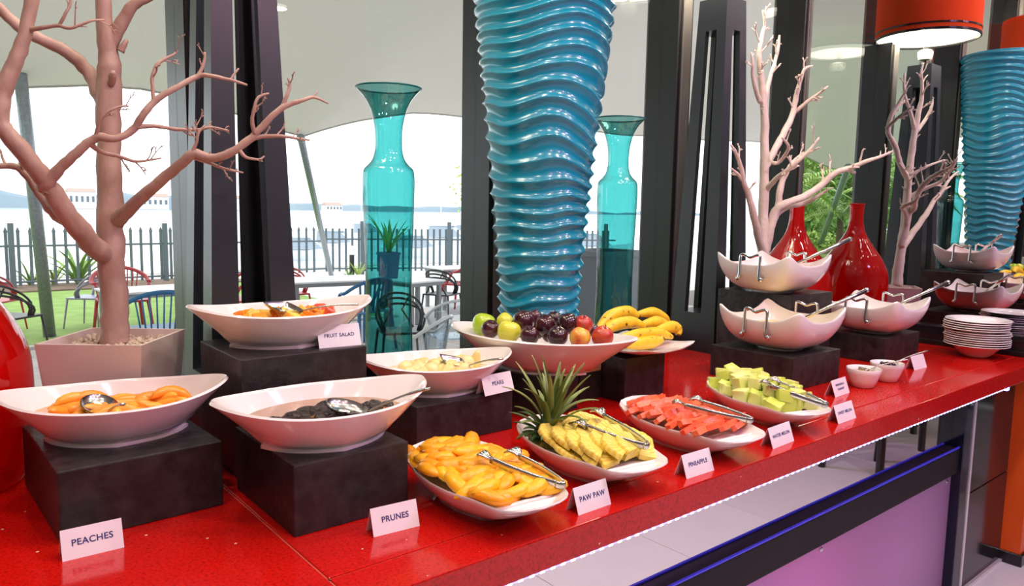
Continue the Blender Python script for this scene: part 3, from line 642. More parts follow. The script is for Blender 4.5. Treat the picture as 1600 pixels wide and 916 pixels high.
for i in range(36):
    a = R.uniform(0, 2*PI); q = math.sqrt(R.random()); it.append(((.095*q*math.cos(a), .052*q*math.sin(a), zy+.004+R.uniform(-.005, .006)), (PI/2+R.uniform(-.5, .5), R.uniform(-.5, .5), R.uniform(0, 6)), R.uniform(.75, 1.1)))
it.append(((.098, .02, zy+.012), (.3, .2, 0), 1.0)); it.append(((.08, .035, zy+.009), (PI/2, .2, 1), 1.0))
scatter(pr, b_pear, it, 'pale poached pear piece in the boat bowl', 'pear piece', 'pear pieces in syrup')
# serving spoons
def spoon(name, label, tip, hand, wd=.022, ln=.034, square=False, hr=.0032):
    tip, hand = Vector(tip), Vector(hand); d = (hand-tip).normalized()
    t = thing(name, label, 'spoon', tuple(tip)); za = Vector((.10, -.30, 1)).normalized(); xa = (d-za*d.dot(za)).normalized(); ya = za.cross(xa)
    M = Matrix((xa, ya, za)).transposed().to_4x4()
    rs = []; n = 28
    for s, z in ((1, 0), (.9, -.005), (.7, -.0095), (.4, -.012), (.1, -.0125), (.1, -.0115), (.4, -.011), (.7, -.0085), (.88, -.0045), (.97, .0006)):
        ring = []
        for j in range(n):
            a = 2*PI*j/n; c, q = math.cos(a), math.sin(a)
            if square: k = 1/(abs(c)**1.15+abs(q)**1.15)**(1/1.15)*1.02
            else: k = 1
            ring.append((ln*s*c*k, wd*s*q*k, z))
        rs.append(ring)
    mk('spoon_bowl', MB().add(rings(rs, False, False), M), STEEL, t, smooth=True)
    h0 = xa*(ln*.93); e = hand-tip
    mk('spoon_handle', tube(smooth_path([h0, h0.lerp(e, .25)+Vector((0, 0, .003)), h0.lerp(e, .6)+Vector((0, 0, .004)), e], 4), [hr*.8]*4+[hr]*5+[hr*1.3]*4, 8, squash=.6), STEEL, t, smooth=True)
    return t
def bz(b, x, y, z): return (Matrix.Translation(b.location) @ b.rotation_euler.to_matrix().to_4x4()) @ Vector((x, y, z))
spoon('serving_spoon', 'metal serving spoon resting among the peach slices', bz(b_peach, -.025, -.02, zp+.016), bz(b_peach, .012, -.122, .079), .028, .036)
spoon('serving_spoon', 'metal serving spoon resting on the fruit salad', bz(b_salad, -.01, -.025, zs+.036), bz(b_salad, .115, -.095, .080), .030, .040, True)
spoon('serving_spoon', 'metal serving spoon resting on the prunes', bz(b_prune, .025, -.03, zd+.016), bz(b_prune, .135, -.115, .092), .026, .038)
spoon('serving_spoon', 'square-tipped metal serving spoon resting on the pears', bz(b_pear, .035, -.012, zy+.024), bz(b_pear, .118, -.105, .083), .032, .038, True)
# ------------------------------------------------------------------ big fruit bowl
FBL = dict(L=.50, W=.25, H=.098, bl=.22, bw=.11)
b_fruit = boat_bowl('fruit_bowl', 'large white canoe-shaped bowl piled with plums, apples and nectarines', (1.222, 1.368, 1.002), math.radians(-64), lug=.25, tipz=.12, group=None, **FBL)
ax = Vector((math.cos(math.radians(-64)), math.sin(math.radians(-64)), 0)); nn = Vector((-ax.y, ax.x, 0))
if nn.dot(FW) < 0: nn = -nn
def on_axis(x, y, off):
    d = ray(x, y); p0 = Vector(b_fruit.location)+nn*off; return CAM+d*((p0-CAM).dot(nn)/d.dot(nn))
PLUM = mat('plum_skin', (.030, .006, .012), .18, var=(.075, .012, .018), scale=14, coat=.5, objrand=.4)
NECT = mat('nectarine_skin', (.42, .025, .02), .25, var=(.62, .10, .03), scale=22, coat=.3, objrand=.4)
NECY = mat('yellow_nectarine_skin', (.85, .50, .06), .25, var=(.65, .07, .03), scale=28, coat=.3)
GAPP = mat('green_apple_skin', (.38, .58, .02), .2, var=(.48, .66, .04), scale=30, coat=.4)
YLIM = mat('yellow_lime_skin', (.66, .68, .05), .25, var=(.74, .70, .07), scale=20, coat=.3, bump=.1, bscale=300)
STEMM = mat('fruit_stem', (.10, .06, .03), .8)
def fruit(name, label, cat, x, y, rpx, off, mt, kind, group=None):
    p = on_axis(x, y, off); r_ = rpx*(p-CAM).dot(FW)/FPX
    rr = random.Random(x*7+y)
    t = thing(name, label, cat, tuple(p), 0, group, rot=(rr.uniform(-.5, .5), rr.uniform(-.5, .5), rr.uniform(0, 6)))
    if kind == 'apple': pf = [(.02, -.72), (.2, -.84), (.5, -.86), (.8, -.6), (.98, -.1), (1, .25), (.9, .6), (.62, .86), (.34, .9), (.14, .8), (.02, .66)]
    elif kind == 'lime': pf = [(.01, -1.12), (.12, -1.05), (.45, -.92), (.8, -.6), (.96, -.2), (.96, .2), (.8, .6), (.45, .92), (.12, 1.05), (.01, 1.12)]
    else: pf = [(.01, -.95), (.35, -.9), (.7, -.68), (.95, -.2), (.98, .15), (.84, .58), (.52, .88), (.22, .93), (.03, .86)]
    v, f = lathe([(a*r_, b*r_) for a, b in pf], 28)
    if kind == 'plum': v = [(x_*(1-.06*max(0, math.cos(math.atan2(y_, x_)))**30), y_, z_) for x_, y_, z_ in v]
    o = mk('fruit_body', (v, f), mt, t, smooth=True)
    m2 = o.modifiers.new('s', 'SUBSURF'); m2.levels = 1; m2.render_levels = 1
    top = pf[-1][1]*r_
    if kind != 'lime': mk('stem', tube([(0, 0, top-.002), (.001, 0, top+.006), (.003, .001, top+.010)], [.0013, .0011, .0015], 6), STEMM, t, smooth=True)
    else: mk('stem_button', lathe([(.003, top-.002), (.0035, top+.001), (.001, top+.002)], 8), STEMM, t)
    return t
fruit('green_apple', 'glossy green apple at the end of the fruit bowl', 'apple', 756, 508, 19, .015, GAPP, 'apple')
fruit('green_apple', 'pale green apple between the dark plums at the rim of the fruit bowl', 'apple', 795, 519, 19, -.045, YLIM, 'apple')
fruit('lime', 'yellow-green lime behind the pale apple in the fruit bowl', 'lime', 789, 503, 14, .03, YLIM, 'lime')
for x, y, r_, off in ((766, 515, 15.5, -.035), (818, 502, 18, .0), (836, 496, 12, .05), (828, 525, 16, -.055), (852, 509, 18, -.01), (871, 526, 17.5, -.06), (887, 506, 18, -.01), (866, 499, 13, .045), (926, 516, 11, .03), (905, 512, 14, .04), (840, 519, 12, .0), (858, 524, 12, -.01), (810, 516, 13, .02)):
    fruit('plum', 'dark purple plum piled in the white fruit bowl', 'plum', x, y, r_, off, PLUM, 'plum', 'dark plums in the fruit bowl')
fruit('nectarine', 'deep red nectarine behind the yellow one in the fruit bowl', 'nectarine', 911, 509, 16.5, .005, NECT, 'plum')
fruit('nectarine', 'yellow nectarine with red blush in the fruit bowl', 'nectarine', 906, 528, 17.5, -.06, NECY, 'plum')
fruit('nectarine', 'red nectarine nearest the bananas in the fruit bowl', 'nectarine', 941, 527, 18.5, -.035, NECT, 'plum')
# bananas on their plate
pl = thing('banana_plate', 'white square plate with pointed corners holding bananas', 'plate', (1.535, 1.325, 1.019), math.radians(6))
def sq_ring(h, z, cz, p=6, n=64, cut=0):
    out = []
    for j in range(n):
        a = 2*PI*j/n; c, s = math.cos(a), math.sin(a); k = (abs(c)**p+abs(s)**p)**(-1/p); e = max(0, (k-1)/(2**.5-1))
        out.append((h*c*k, h*s*k, z+cz*e**1.5))
    return out
mk('plate_body', rings([sq_ring(.045, 0, 0, 3), sq_ring(.05, .003, 0, 3), sq_ring(.085, .012, .004, 5), sq_ring(.118, .020, .014, 14), sq_ring(.119, .0235, .014, 14), sq_ring(.115, .0235, .014, 14), sq_ring(.08, .016, .004, 5), sq_ring(.05, .011, 0, 4)]), CERAMIC, pl, smooth=True, angle=60)
def banana_mat():
    mt, t, b = nt('banana_peel'); N = t.nodes; L = t.links; tc = N.new('ShaderNodeTexCoord')
    n = N.new('ShaderNodeTexNoise'); n.inputs['Scale'].default_value = 55; n.inputs['Detail'].default_value = 5; L.new(tc.outputs['Object'], n.inputs['Vector'])
    cr = N.new('ShaderNodeValToRGB'); e = cr.color_ramp.elements; e[0].position = .30; e[0].color = (.10, .04, .01, 1); e[1].position = .37; e[1].color = (.82, .50, .02, 1); e.new(.7).color = (.90, .60, .03, 1)
    L.new(n.outputs['Fac'], cr.inputs[0]); L.new(cr.outputs[0], b.inputs['Base Color']); b.inputs['Roughness'].default_value = .4; return mt
BAN = banana_mat(); BTIP = mat('banana_tip', (.07, .035, .015), .8)
for i, (sp, Y) in enumerate((([(934, 514), (955, 493), (982, 487), (998, 494)], 1.385), ([(996, 491), (1020, 489), (1038, 499), (1043, 512)], 1.40), ([(937, 523), (960, 508), (988, 504), (1008, 511)], 1.335),
                            ([(1003, 507), (1024, 503), (1038, 508), (1042, 516)], 1.345), ([(962, 531), (995, 524), (1028, 521), (1050, 527)], 1.285), ([(1022, 518), (1046, 511), (1058, 514), (1060, 524)], 1.30), ([(975, 540), (1000, 537), (1022, 534), (1036, 530)], 1.265))):
    P = [ony(x, y, Y+.012*math.sin(k*PI/3)) for k, (x, y) in enumerate(sp)]; c = P[0].copy(); pts = smooth_path([p-c for p in P], 5); m_ = len(pts)
    rd = [.0175*min(1, .42+1.9*(k/(m_-1)))*min(1, .38+1.7*(1-k/(m_-1))) for k in range(m_)]
    t = thing('banana', ['long banana on top of the bunch, arching over the plums', 'banana on top of the bunch curving down towards the obelisk lamp', 'long flecked banana across the middle of the bunch',
                         'short banana end in the middle of the bunch behind the front one', 'straight banana lying along the front of the bunch', 'stubby banana poking out at the plate corner', 'lowest banana resting flat on the square plate'][i], 'banana', tuple(c), 0, 'bananas on the square plate')
    mk('peel', tube(pts, rd, 7), BAN, t, smooth=True)
    d0 = (pts[0]-pts[1]).normalized(); d1 = (pts[-1]-pts[-2]).normalized()
    mk('stem', tube([pts[0]-d0*.002, pts[0]+d0*.008, pts[0]+d0*.016], [.0072, .005, .0046], 7), BTIP, t, smooth=True)
    mk('blossom_end', tube([pts[-1]-d1*.001, pts[-1]+d1*.004], [.0068, .004], 7), BTIP, t, smooth=True)

# ------------------------------------------------------------------ square handled bowls
def handled_bowl(label, loc, fill, flabel, h=.138, HZ=.136):
    t = thing('handled_bowl', label, 'bowl', loc, 0, 'white square bowls with chrome handles'); n = 96
    def ring(s, ins=0):
        out = []
        for j in range(n):
            a = 2*PI*j/n; c, q = math.cos(a), math.sin(a); p = 2.6+15*s
            k = (abs(c)**p+abs(q)**p)**(-1/p); e = max(0, min(1, (k-1)/.4142))
            hb = .062+(h-ins-.062)*math.sin(PI/2*min(1, s))**.9
            z = .006+(HZ-.006)*(1-math.cos(PI/2*s))**.85*(.66+.34*e**1.5)
            out.append((hb*c*k, hb*q*k, z))
        return out
    base = [(x, y, 0) for x, y, z in ring(0)]
    SS = [.0, .12, .25, .38, .5, .62, .74, .84, .92, .97, 1]
    rs = [[(x*.9, y*.9, 0) for x, y, z in base], base]+[ring(s) for s in SS]
    top = ring(1, .0015); rs.append([(x, y, z+.0025) for x, y, z in top])
    for s in SS[::-1]: rs.append([(x, y, z+.0015+.005*(1-s)) for x, y, z in ring(s, .005)])
    mk('bowl_body', rings(rs), CERAMIC, t, smooth=True, angle=60)
    for sx in (-1, 1):
        x = sx*(h+.004); zt = .128
        pts = [(x-sx*.012, -.042, .055), (x-sx*.002, -.047, .050), (x+sx*.004, -.042, .046), (x+sx*.004, -.036, .058), (x+sx*.002, -.036, .085), (x, -.036, zt-.008), (x-sx*.001, -.031, zt), (x-sx*.001, -.016, zt-.003), (x, 0, zt-.009),
               (x-sx*.001, .016, zt-.003), (x-sx*.001, .031, zt), (x, .036, zt-.008), (x+sx*.002, .036, .085), (x+sx*.004, .036, .058), (x+sx*.004, .042, .046), (x-sx*.002, .047, .050), (x-sx*.012, .042, .055)]
        hd = mk('handle', tube(smooth_path(pts, 3),   .0048, 8), CHROME, t, smooth=True)
        for sy in (-1, 1): mk('handle_foot', sph((.006, .008, .008), 10, 7, (x+sx*.003, sy*.042, .050)), CHROME, hd, smooth=True)
    zf = .062; fr = [(x*.99, y*.99, zf) for x, y, z in ring(.66, .006)]
    o = mk('bowl_filling', rings([[(x*.6, y*.6, zf-.02) for x, y, z in fr], fr, [(x*.5, y*.5, zf+.001) for x, y, z in fr]]), fill, None, smooth=True, loc=loc, angle=40)
    tag(o, flabel, 'food')
    return t
CUST = mat('yellow_custard', (.88, .62, .18), .25, sss=.2); PNKY = mat('pink_yoghurt', (.90, .62, .55), .3, sss=.2); WHY = mat('cream_yoghurt', (.88, .82, .72), .3, sss=.2)
SQ = [((2.275, 1.372, 1.140), PNKY, 'white square handled bowl of pink yoghurt on the tall riser', 'pink yoghurt in the handled bowl on the tall riser', 'steel ladle standing in the pink yoghurt bowl'),
      ((2.06, 1.205, .996), CUST, 'white square handled bowl of yellow custard', 'yellow custard in the square handled bowl', 'steel ladle standing in the custard bowl'),
      ((2.672, 1.205, .990), WHY, 'white square handled bowl of cream yoghurt by the mirror', 'cream yoghurt in the handled bowl by the mirror', 'steel ladle standing in the cream yoghurt bowl')]
for loc, fm, l1, l2, l3 in SQ:
    handled_bowl(l1, loc, fm, l2)
    t = thing('ladle', l3, 'ladle', loc, 0, 'steel ladles')
    a, b = Vector((.03, -.02, .075)), Vector((.178, -.168, .182))
    mk('handle', tube([a, a.lerp(b, .5), b], [.0045, .005, .0075], 12), STEEL, t, smooth=True)
    mk('ladle_cup', sph((.026, .026, .018), 16, 10, (.022, -.012, .064)), STEEL, t, smooth=True)
    mk('grip_cap', sph((.008, .008, .008), 10, 7, tuple(b)), CHROME, t, smooth=True)

# ------------------------------------------------------------------ small bowls, spoons, plate stack
def small_bowl(x, y, label, fm, fl):
    t = thing('condiment_bowl', label, 'bowl', (x, y, ZC), 0, 'small white condiment bowls')
    pf = [(.026, 0), (.03, .002), (.038, .02), (.046, .042), (.0485, .055), (.0475, .0565), (.044, .055), (.041, .042), (.033, .018), (.02, .008)]
    mk('bowl_body', lathe([(a, b) for a, b in pf], 36), CERAMIC, t, smooth=True, angle=60)
    v, f = lathe([(.02, .03), (.0418, .044), (.02, .046), (.002, .0465)], 30)
    tag(mk('condiment', (v, f), fm, None, smooth=True, loc=(x, y, ZC)), fl, 'condiment')
small_bowl(2.165, .995, 'small white bowl of granadilla pulp, nearer the melon platter', mat('granadilla', (.62, .42, .08), .2, var=(.08, .05, .02), scale=150), 'yellow seedy granadilla pulp in the small bowl')
small_bowl(2.305, .99, 'small white bowl of dark berries beside the granadilla bowl', mat('dark_jam', (.02, .01, .015), .2), 'dark berry compote in the small bowl')
spoon('teaspoon', 'small steel spoon lying across the granadilla bowl', (2.175, 1.0, .952), (2.30, .925, .978), .011, .018, hr=.0025)
spoon('teaspoon', 'small steel spoon with a broad handle across the berry bowl', (2.305, .99, .952), (2.46, .935, .985), .011, .018, hr=.0028)
BERRY = mat('berry_skin', (.02, .012, .02), .25)
pr0 = mk('berry', sph((.006, .006, .0055), 10, 7), BERRY, smooth=True)
class _B: location = Vector((2.305, .99, ZC)); rotation_euler = Euler((0, 0, 0))
scatter(pr0, _B, [((.020*math.cos(k*2.4)*math.sqrt(k/12), .020*math.sin(k*2.4)*math.sqrt(k/12), .051), (0, 0, k), 1) for k in range(12)], 'dark berry heaped in the small white bowl', 'berry', 'berries in the small bowl')
sp0 = None
for k in range(12):
    if sp0 is None:
        pf = [(.034, 0), (.036, .001), (.052, .012), (.072, .034), (.082, .041), (.104, .046), (.1055, .0475), (.104, .049), (.082, .0445), (.070, .037), (.05, .016), (.034, .006)]
        sp0 = mk('soup_plate', lathe(pf, 56), CERAMIC, None, smooth=True, loc=(2.985, .978, ZC), angle=50)
        tag(sp0, 'white rimmed soup plate in the stack by the mirror', 'plate', 'stack of white soup plates'); o = sp0
    else: o = dup(sp0, label='white rimmed soup plate in the stack by the mirror')
    if k in (0, 11): o['label'] = 'lowest soup plate of the stack, its deep white bowl showing' if k == 0 else 'topmost white soup plate of the stack by the mirror'
    elif k == 1: o['label'] = 'white rimmed soup plate in the stack by the mirror'
    o.location = (2.985+R.uniform(-.003, .003)+(.004 if k < 7 else -.003), .978+R.uniform(-.003, .003), ZC+k*.0078+(.004 if k > 6 else 0))

# ------------------------------------------------------------------ tent cards
def card(x, y, z, rz, wd, ht, lines, label, size=None):
    t = thing('tent_card', label, 'card', (x, y, z), rz, 'folded name cards')
    dp = ht*.36; th = .0008
    mb = MB(); mb.add(([(-wd/2, -dp, 0), (wd/2, -dp, 0), (wd/2, 0, ht), (-wd/2, 0, ht), (wd/2, dp, 0), (-wd/2, dp, 0),
                        (-wd/2, -dp+th, 0), (wd/2, -dp+th, 0), (wd/2, 0, ht-2*th), (-wd/2, 0, ht-2*th), (wd/2, dp-th, 0), (-wd/2, dp-th, 0)],
                       [(0, 1, 2, 3), (3, 2, 4, 5), (6, 9, 8, 7), (9, 11, 10, 8), (0, 6, 7, 1), (5, 4, 10, 11), (0, 3, 9, 6), (3, 5, 11, 9), (1, 7, 8, 2), (2, 8, 10, 4)]))
    mk('folded_card', mb, CARD, t)
    an = math.atan2(ht, dp); sz = size or ht*.26
    for i, s in enumerate(lines):
        cu = bpy.data.curves.new('lettering', 'FONT'); cu.body = s; cu.align_x = 'CENTER'; cu.align_y = 'CENTER'; cu.size = sz; cu.materials.append(INK); cu.extrude = .0001; cu.offset = .0002; cu.space_character = 1.06
        tmp = bpy.data.objects.new('lettering_source', cu); me = bpy.data.meshes.new_from_object(tmp); bpy.data.objects.remove(tmp)
        o = bpy.data.objects.new('lettering', me); COL.objects.link(o); o.parent = t
        q = .52-(i-(len(lines)-1)/2)*.27; o.location = (0, -dp*(1-q)-.0003, ht*q+.0001); o.rotation_euler = (an, 0, 0)
for a, b, z, ht, ln, lb in (((100, 878), (192, 856), ZC, .040, ['PEACHES'], 'folded white name card reading PEACHES'), ((584, 840), (656, 822), ZC, .040, ['PRUNES'], 'folded white name card reading PRUNES'),
                            ((904, 806), (955, 788), ZC, .042, ['PAW PAW'], 'folded white name card reading PAW PAW'), ((1073, 749), (1116, 735), ZC, .042, ['PINEAPPLE'], 'folded white name card reading PINEAPPLE'),
                            ((1208, 702), (1241, 689), ZC, .042, ['WATER MELON'], 'folded white name card reading WATER MELON'), ((1310, 663), (1338, 653), ZC, .042, ['SWEET MELON'], 'folded white name card reading SWEET MELON'),
                            ((1304, 622), (1329, 613), ZC, .044, ['GRANADILLA', 'YOGHURT'], 'folded white name card reading GRANADILLA YOGHURT'), ((499, 545), (565, 539), 1.128, .042, ['FRUIT SALAD'], 'folded white name card reading FRUIT SALAD'),
                            ((757, 620), (805, 609), .991, .042, ['PEARS'], 'folded white name card reading PEARS'), ((1425, 580), (1452, 573), ZC, .044, [], 'small blank folded card beside the berry bowl')):
    A, B = onz(*a, z), onz(*b, z); d = B-A; rz = math.atan2(d.y, d.x); wd = min(max(d.length, .078), .092); dp = ht*.36; c = (A+B)/2
    nrm = Vector((-math.sin(rz), math.cos(rz), 0)); c = c+nrm*dp
    card(c.x, c.y, z, rz, wd, ht, ln, lb, size={7: .0125, 9: .0115, 11: .0098, 10: .0098}.get(len(ln[0]), .0125)*(.85 if len(ln) > 1 else 1) if ln else None)
# ------------------------------------------------------------------ fruit platters
PW = [(0, 0), (.012, .026), (.04, .052), (.1, .076), (.2, .094), (.35, .104), (.5, .106), (.62, .102), (.72, .094), (.80, .084), (.86, .078), (.92, .072), (.96, .058), (.985, .036), (1, 0)]
PLN = .358
PW = [(a, b*.945) for a, b in PW]
def plat_pt(u, sgn, k=1, z=0):      # u 0 back tip .. 1 lip end ; local y = -(u-.5)*PLN
    return (sgn*interp(PW, u)*k, (.5-u)*PLN, z)
def platter(label, x, y, rz):
    t = thing('shell_platter', label, 'platter', (x, y, ZC), rz, 'white shell-lipped platters'); n = 40
    us = [.5-.5*math.cos(PI*i/n) for i in range(n+1)]
    out = [plat_pt(u, -1) for u in us]+[plat_pt(u, 1) for u in us[::-1][1:-1]]
    cy = .01
    def ring(k, z, lip=0):
        r_ = []
        for x_, y_, _ in out:
            q = max(0, (-y_-.095)/.09)
            r_.append((x_*k, (y_-cy)*k+cy+.0*q, z-lip*q+.010*(abs(y_)/.19)**2*k))
        return r_
    def foot(k, z): return [(x_*k, (y_-cy)*k*.9+cy+.012, z) for x_, y_, _ in out]
    rs = [foot(.52, 0), foot(.56, 0), foot(.57, .005), ring(.63, .010, .0), ring(.76, .020, .0), ring(.88, .034, .003), ring(.965, .047, .007), ring(1, .0545, .010), ring(.992, .0570, .010), ring(.968, .0545, .009), ring(.91, .0455, .004), ring(.78, .037), ring(.55, .034)]
    mk('platter_body', rings(rs), CERAMIC, t, smooth=True, angle=75)
    for i, q in enumerate((.86, .90, .94)):       # raised shell ribs on the lip
        wv = interp(PW, q)*.9; pts = [(wv*math.sin(a)*1.0, (.5-q)*PLN-.012*math.cos(a)+.012, .0445+.004*(1-abs(a)/1.3)*.5) for a in [(-1.3+2.6*k/12) for k in range(13)]]
        mk('shell_rib', tube(pts, [.0012+.0034*math.sin(PI*(k+.3)/12.6) for k in range(13)], 10), CERAMIC, t, smooth=True)
    return t
p_paw = platter('white shell-lipped platter of orange papaya slices', .742, .972, math.radians(-5))
p_pin = platter('white shell-lipped platter of pineapple slices and a pineapple crown', 1.004, .982, math.radians(-7))
p_wat = platter('white shell-lipped platter of red watermelon sticks', 1.300, .970, math.radians(-7))
p_mel = platter('white shell-lipped platter of green melon chunks', 1.625, .985, math.radians(-20))
def inside(x, y, k=.86):
    u = .5-y/PLN
    return .03 < u < .83 and abs(x) < interp(PW, u)*k
def mound(x, y, h): return .041+h*max(0, 1-(x/.11)**2)*max(0, 1-((y-.02)/.19)**2)
PAW = mat('papaya_flesh', (.93, .36, .008), .28, var=(.97, .50, .015), scale=22, sss=.25, objrand=.7)
pr = mk('papaya_slice', crescent(.074, .032, .022, .7), PAW, smooth=True); it = []
rows = []
for j in range(12):
    y = .162-.0245*j
    for i in range(8):
        x = -.095+.027*i+(.0135 if j % 2 else 0)+R.uniform(-.006, .006); yy = y+R.uniform(-.006, .006)
        if not inside(x, yy, .82): continue
        blk = int(2.2*mnoise.noise(Vector((x*22, yy*18, 3)))+5)
        it.append(((x, yy, mound(x, yy, .024)+.004+R.uniform(-.002, .005)), (R.uniform(-.35, .35), R.uniform(-.25, .25), (PI/2 if abs(x) > .055 else blk*.75)+R.uniform(-.35, .35)), R.uniform(.85, 1.1)))
scatter(pr, p_paw, it, 'bright orange papaya slice piled on the platter', 'papaya slice', 'papaya slices on the platter')
WAT = mat('watermelon_flesh', (.86, .13, .05), .3, var=(.92, .21, .09), scale=40, sss=.25, objrand=.7, bump=.15, bscale=150); SEED = mat('melon_seed', (.012, .008, .006), .3)
def stick(L, a, b):
    rs = [[(x, yy*q, zz*q2) for yy, zz in ((-a/2, -b/2), (a/2, -b/2), (a/2, b/2), (-a/2, b/2))] for x, q, q2 in ((-L/2, .55, .8), (-L/2+.004, .8, 1), (0, 1, 1), (L/2-.004, .95, 1), (L/2, .7, .8))]
    return rings(rs)
prs = mk('watermelon_stick', stick(.066, .022, .0125), WAT, smooth=True, angle=50)
mk('seed', sph((.0035, .0022, .0012), 8, 5, (.012, .004, .0062)), SEED, prs)
itw, its = [], []
for j in range(13):
    y = .152-.0205*j
    for i in range(6):
        x = -.082+.033*i+(.016 if j % 2 else 0)+R.uniform(-.004, .004); yy = y+R.uniform(-.004, .004)
        if not inside(x, yy, .76): continue
        e = ((x, yy, mound(x, yy, .022)+.008+R.uniform(-.002, .003)), (R.uniform(-.5, .1)-.35, R.uniform(-.15, .15), R.uniform(-.25, .25)+.25), R.uniform(.85, 1.1))
        (its if R.random() < .18 else itw).append(e)
scatter(prs, p_wat, its, 'red watermelon stick with a black seed on the platter', 'watermelon stick', 'seeded watermelon sticks')
pr = mk('watermelon_stick', stick(.068, .021, .012), WAT, smooth=True, angle=50)
scatter(pr, p_wat, itw, 'seedless red watermelon stick on the platter', 'watermelon stick', 'watermelon sticks on the platter')
MEL = mat('honeydew_flesh', (.62, .72, .12), .3, var=(.76, .78, .30), scale=14, sss=.3, objrand=.5)
pr = mk('melon_chunk', chunk(.036, .030, .030, 9, .004), MEL, smooth=True, angle=50); it = []
for lay in range(2):
    for j in range(9):
        for i in range(6):
            x = -.085+.033*i+R.uniform(-.006, .006)+(.016 if j % 2 else 0); y = .145-.030*j+R.uniform(-.006, .006)
            if not inside(x, y, .70 if lay == 0 else .5): continue
            it.append(((x, y, mound(x, y, .012)+.010+.022*lay+R.uniform(-.002, .003)), (R.uniform(-.35, .35), R.uniform(-.35, .35), R.uniform(0, 6)), R.uniform(.85, 1.12)))
scatter(pr, p_mel, it, 'pale green honeydew chunk piled on the platter', 'melon chunk', 'honeydew chunks on the platter')
def pine_mat():
    mt, t, b = nt('pineapple_flesh'); N = t.nodes; L = t.links; tc = N.new('ShaderNodeTexCoord')
    sx = N.new('ShaderNodeSeparateXYZ'); L.new(tc.outputs['Object'], sx.inputs[0])
    at = N.new('ShaderNodeMath'); at.operation = 'ARCTAN2'; L.new(sx.outputs[1], at.inputs[0]); L.new(sx.outputs[0], at.inputs[1])
    mu = N.new('ShaderNodeMath'); mu.operation = 'MULTIPLY'; mu.inputs[1].default_value = 26; L.new(at.outputs[0], mu.inputs[0])
    si = N.new('ShaderNodeMath'); si.operation = 'SINE'; L.new(mu.outputs[0], si.inputs[0])
    nz = N.new('ShaderNodeTexNoise'); nz.inputs['Scale'].default_value = 90; L.new(tc.outputs['Object'], nz.inputs['Vector'])
    ad = N.new('ShaderNodeMath'); ad.operation = 'MULTIPLY_ADD'; ad.inputs[1].default_value = .22; L.new(si.outputs[0], ad.inputs[0]); L.new(nz.outputs['Fac'], ad.inputs[2])
    cr = N.new('ShaderNodeValToRGB'); e = cr.color_ramp.elements; e[0].position = .2; e[0].color = (.82, .58, .06, 1); e[1].position = .75; e[1].color = (.92, .77, .20, 1); L.new(ad.outputs[0], cr.inputs[0])
    L.new(cr.outputs[0], b.inputs['Base Color']); b.inputs['Roughness'].default_value = .28; b.inputs['Subsurface Weight'].default_value = .2; b.inputs['Subsurface Radius'].default_value = (.01, .006, .003)
    bp = N.new('ShaderNodeBump'); bp.inputs['Strength'].default_value = .5; bp.inputs['Distance'].default_value = .004; L.new(ad.outputs[0], bp.inputs['Height']); L.new(bp.outputs[0], b.inputs['Normal'])
    return mt
PINE = pine_mat()
def half_slice(r_=.047, th=.011, n=26):
    o = [(.008*math.cos(PI-PI*k/6), .008*math.sin(PI-PI*k/6)) for k in range(7)]+[((r_*(1+.05*abs(math.sin(5.5*PI*k/n))))*math.cos(PI*k/n), (r_*(1+.05*abs(math.sin(5.5*PI*k/n))))*math.sin(PI*k/n)) for k in range(n+1)]
    return rings([[(x*.97, y*.97, -th/2) for x, y in o], [(x, y, -th/3) for x, y in o], [(x, y, th/3) for x, y in o], [(x*.97, y*.97, th/2) for x, y in o]])
pr = mk('pineapple_slice', half_slice(), PINE, smooth=True, angle=50); it = []
for rr_, (x0, y0, nn_, dx, dy, rot) in enumerate(((-.046, .03, 4, .007, -.034, 2.3), (.0, .045, 6, .004, -.034, 2.1), (.055, .075, 6, -.002, -.034, 1.9))):
    for k in range(nn_):
        x, y = x0+dx*k, y0+dy*k
        if not inside(x, y, .8): continue
        it.append(((x, y-.005, mound(x, y, .016)+.008+.0012*k), (.42+R.uniform(-.06, .06), R.uniform(-.12, .12), rot-1.55+R.uniform(-.18, .18)), R.uniform(.92, 1.05)))
for x, y, rz in ((-.045, -.02, 1.2), (-.022, -.075, .6), (.035, -.10, -.6), (.065, -.05, -1.2), (.0, -.105, .1)): it.append(((x, y, .051), (.35, R.uniform(-.2, .2), rz), .95))
scatter(pr, p_pin, it, 'half slice of yellow pineapple fanned on the platter', 'pineapple slice', 'pineapple slices on the platter')
# pineapple crown
M = Matrix.Translation(p_pin.location) @ p_pin.rotation_euler.to_matrix().to_4x4()
cpos = M @ Vector((-.036, .085, .036))
cw = thing('pineapple_tuft', 'spiky green pineapple crown set at the back of the platter', 'pineapple crown', tuple(cpos), 0, None, rot=(.10, .10, 0))
LEAFG = mat('crown_leaf', (.10, .17, .035), .45, var=(.26, .32, .10), scale=35, objrand=.6, stretch=(1, 1, .3)); LEAFD = mat('crown_leaf_dark', (.035, .085, .02), .5, var=(.09, .15, .04), scale=40, objrand=.6)
mk('crown_core', lathe([(.030, 0), (.034, .006), (.026, .03), (.016, .055), (.005, .075)], 14), LEAFD, cw, smooth=True)
mk('skin_base', lathe([(.030, -.012), (.038, -.004), (.038, .006), (.030, .012)], 14), mat('pineapple_skin', (.35, .26, .04), .6, var=(.14, .14, .03), scale=90, bump=.8, bscale=120), cw, smooth=True)
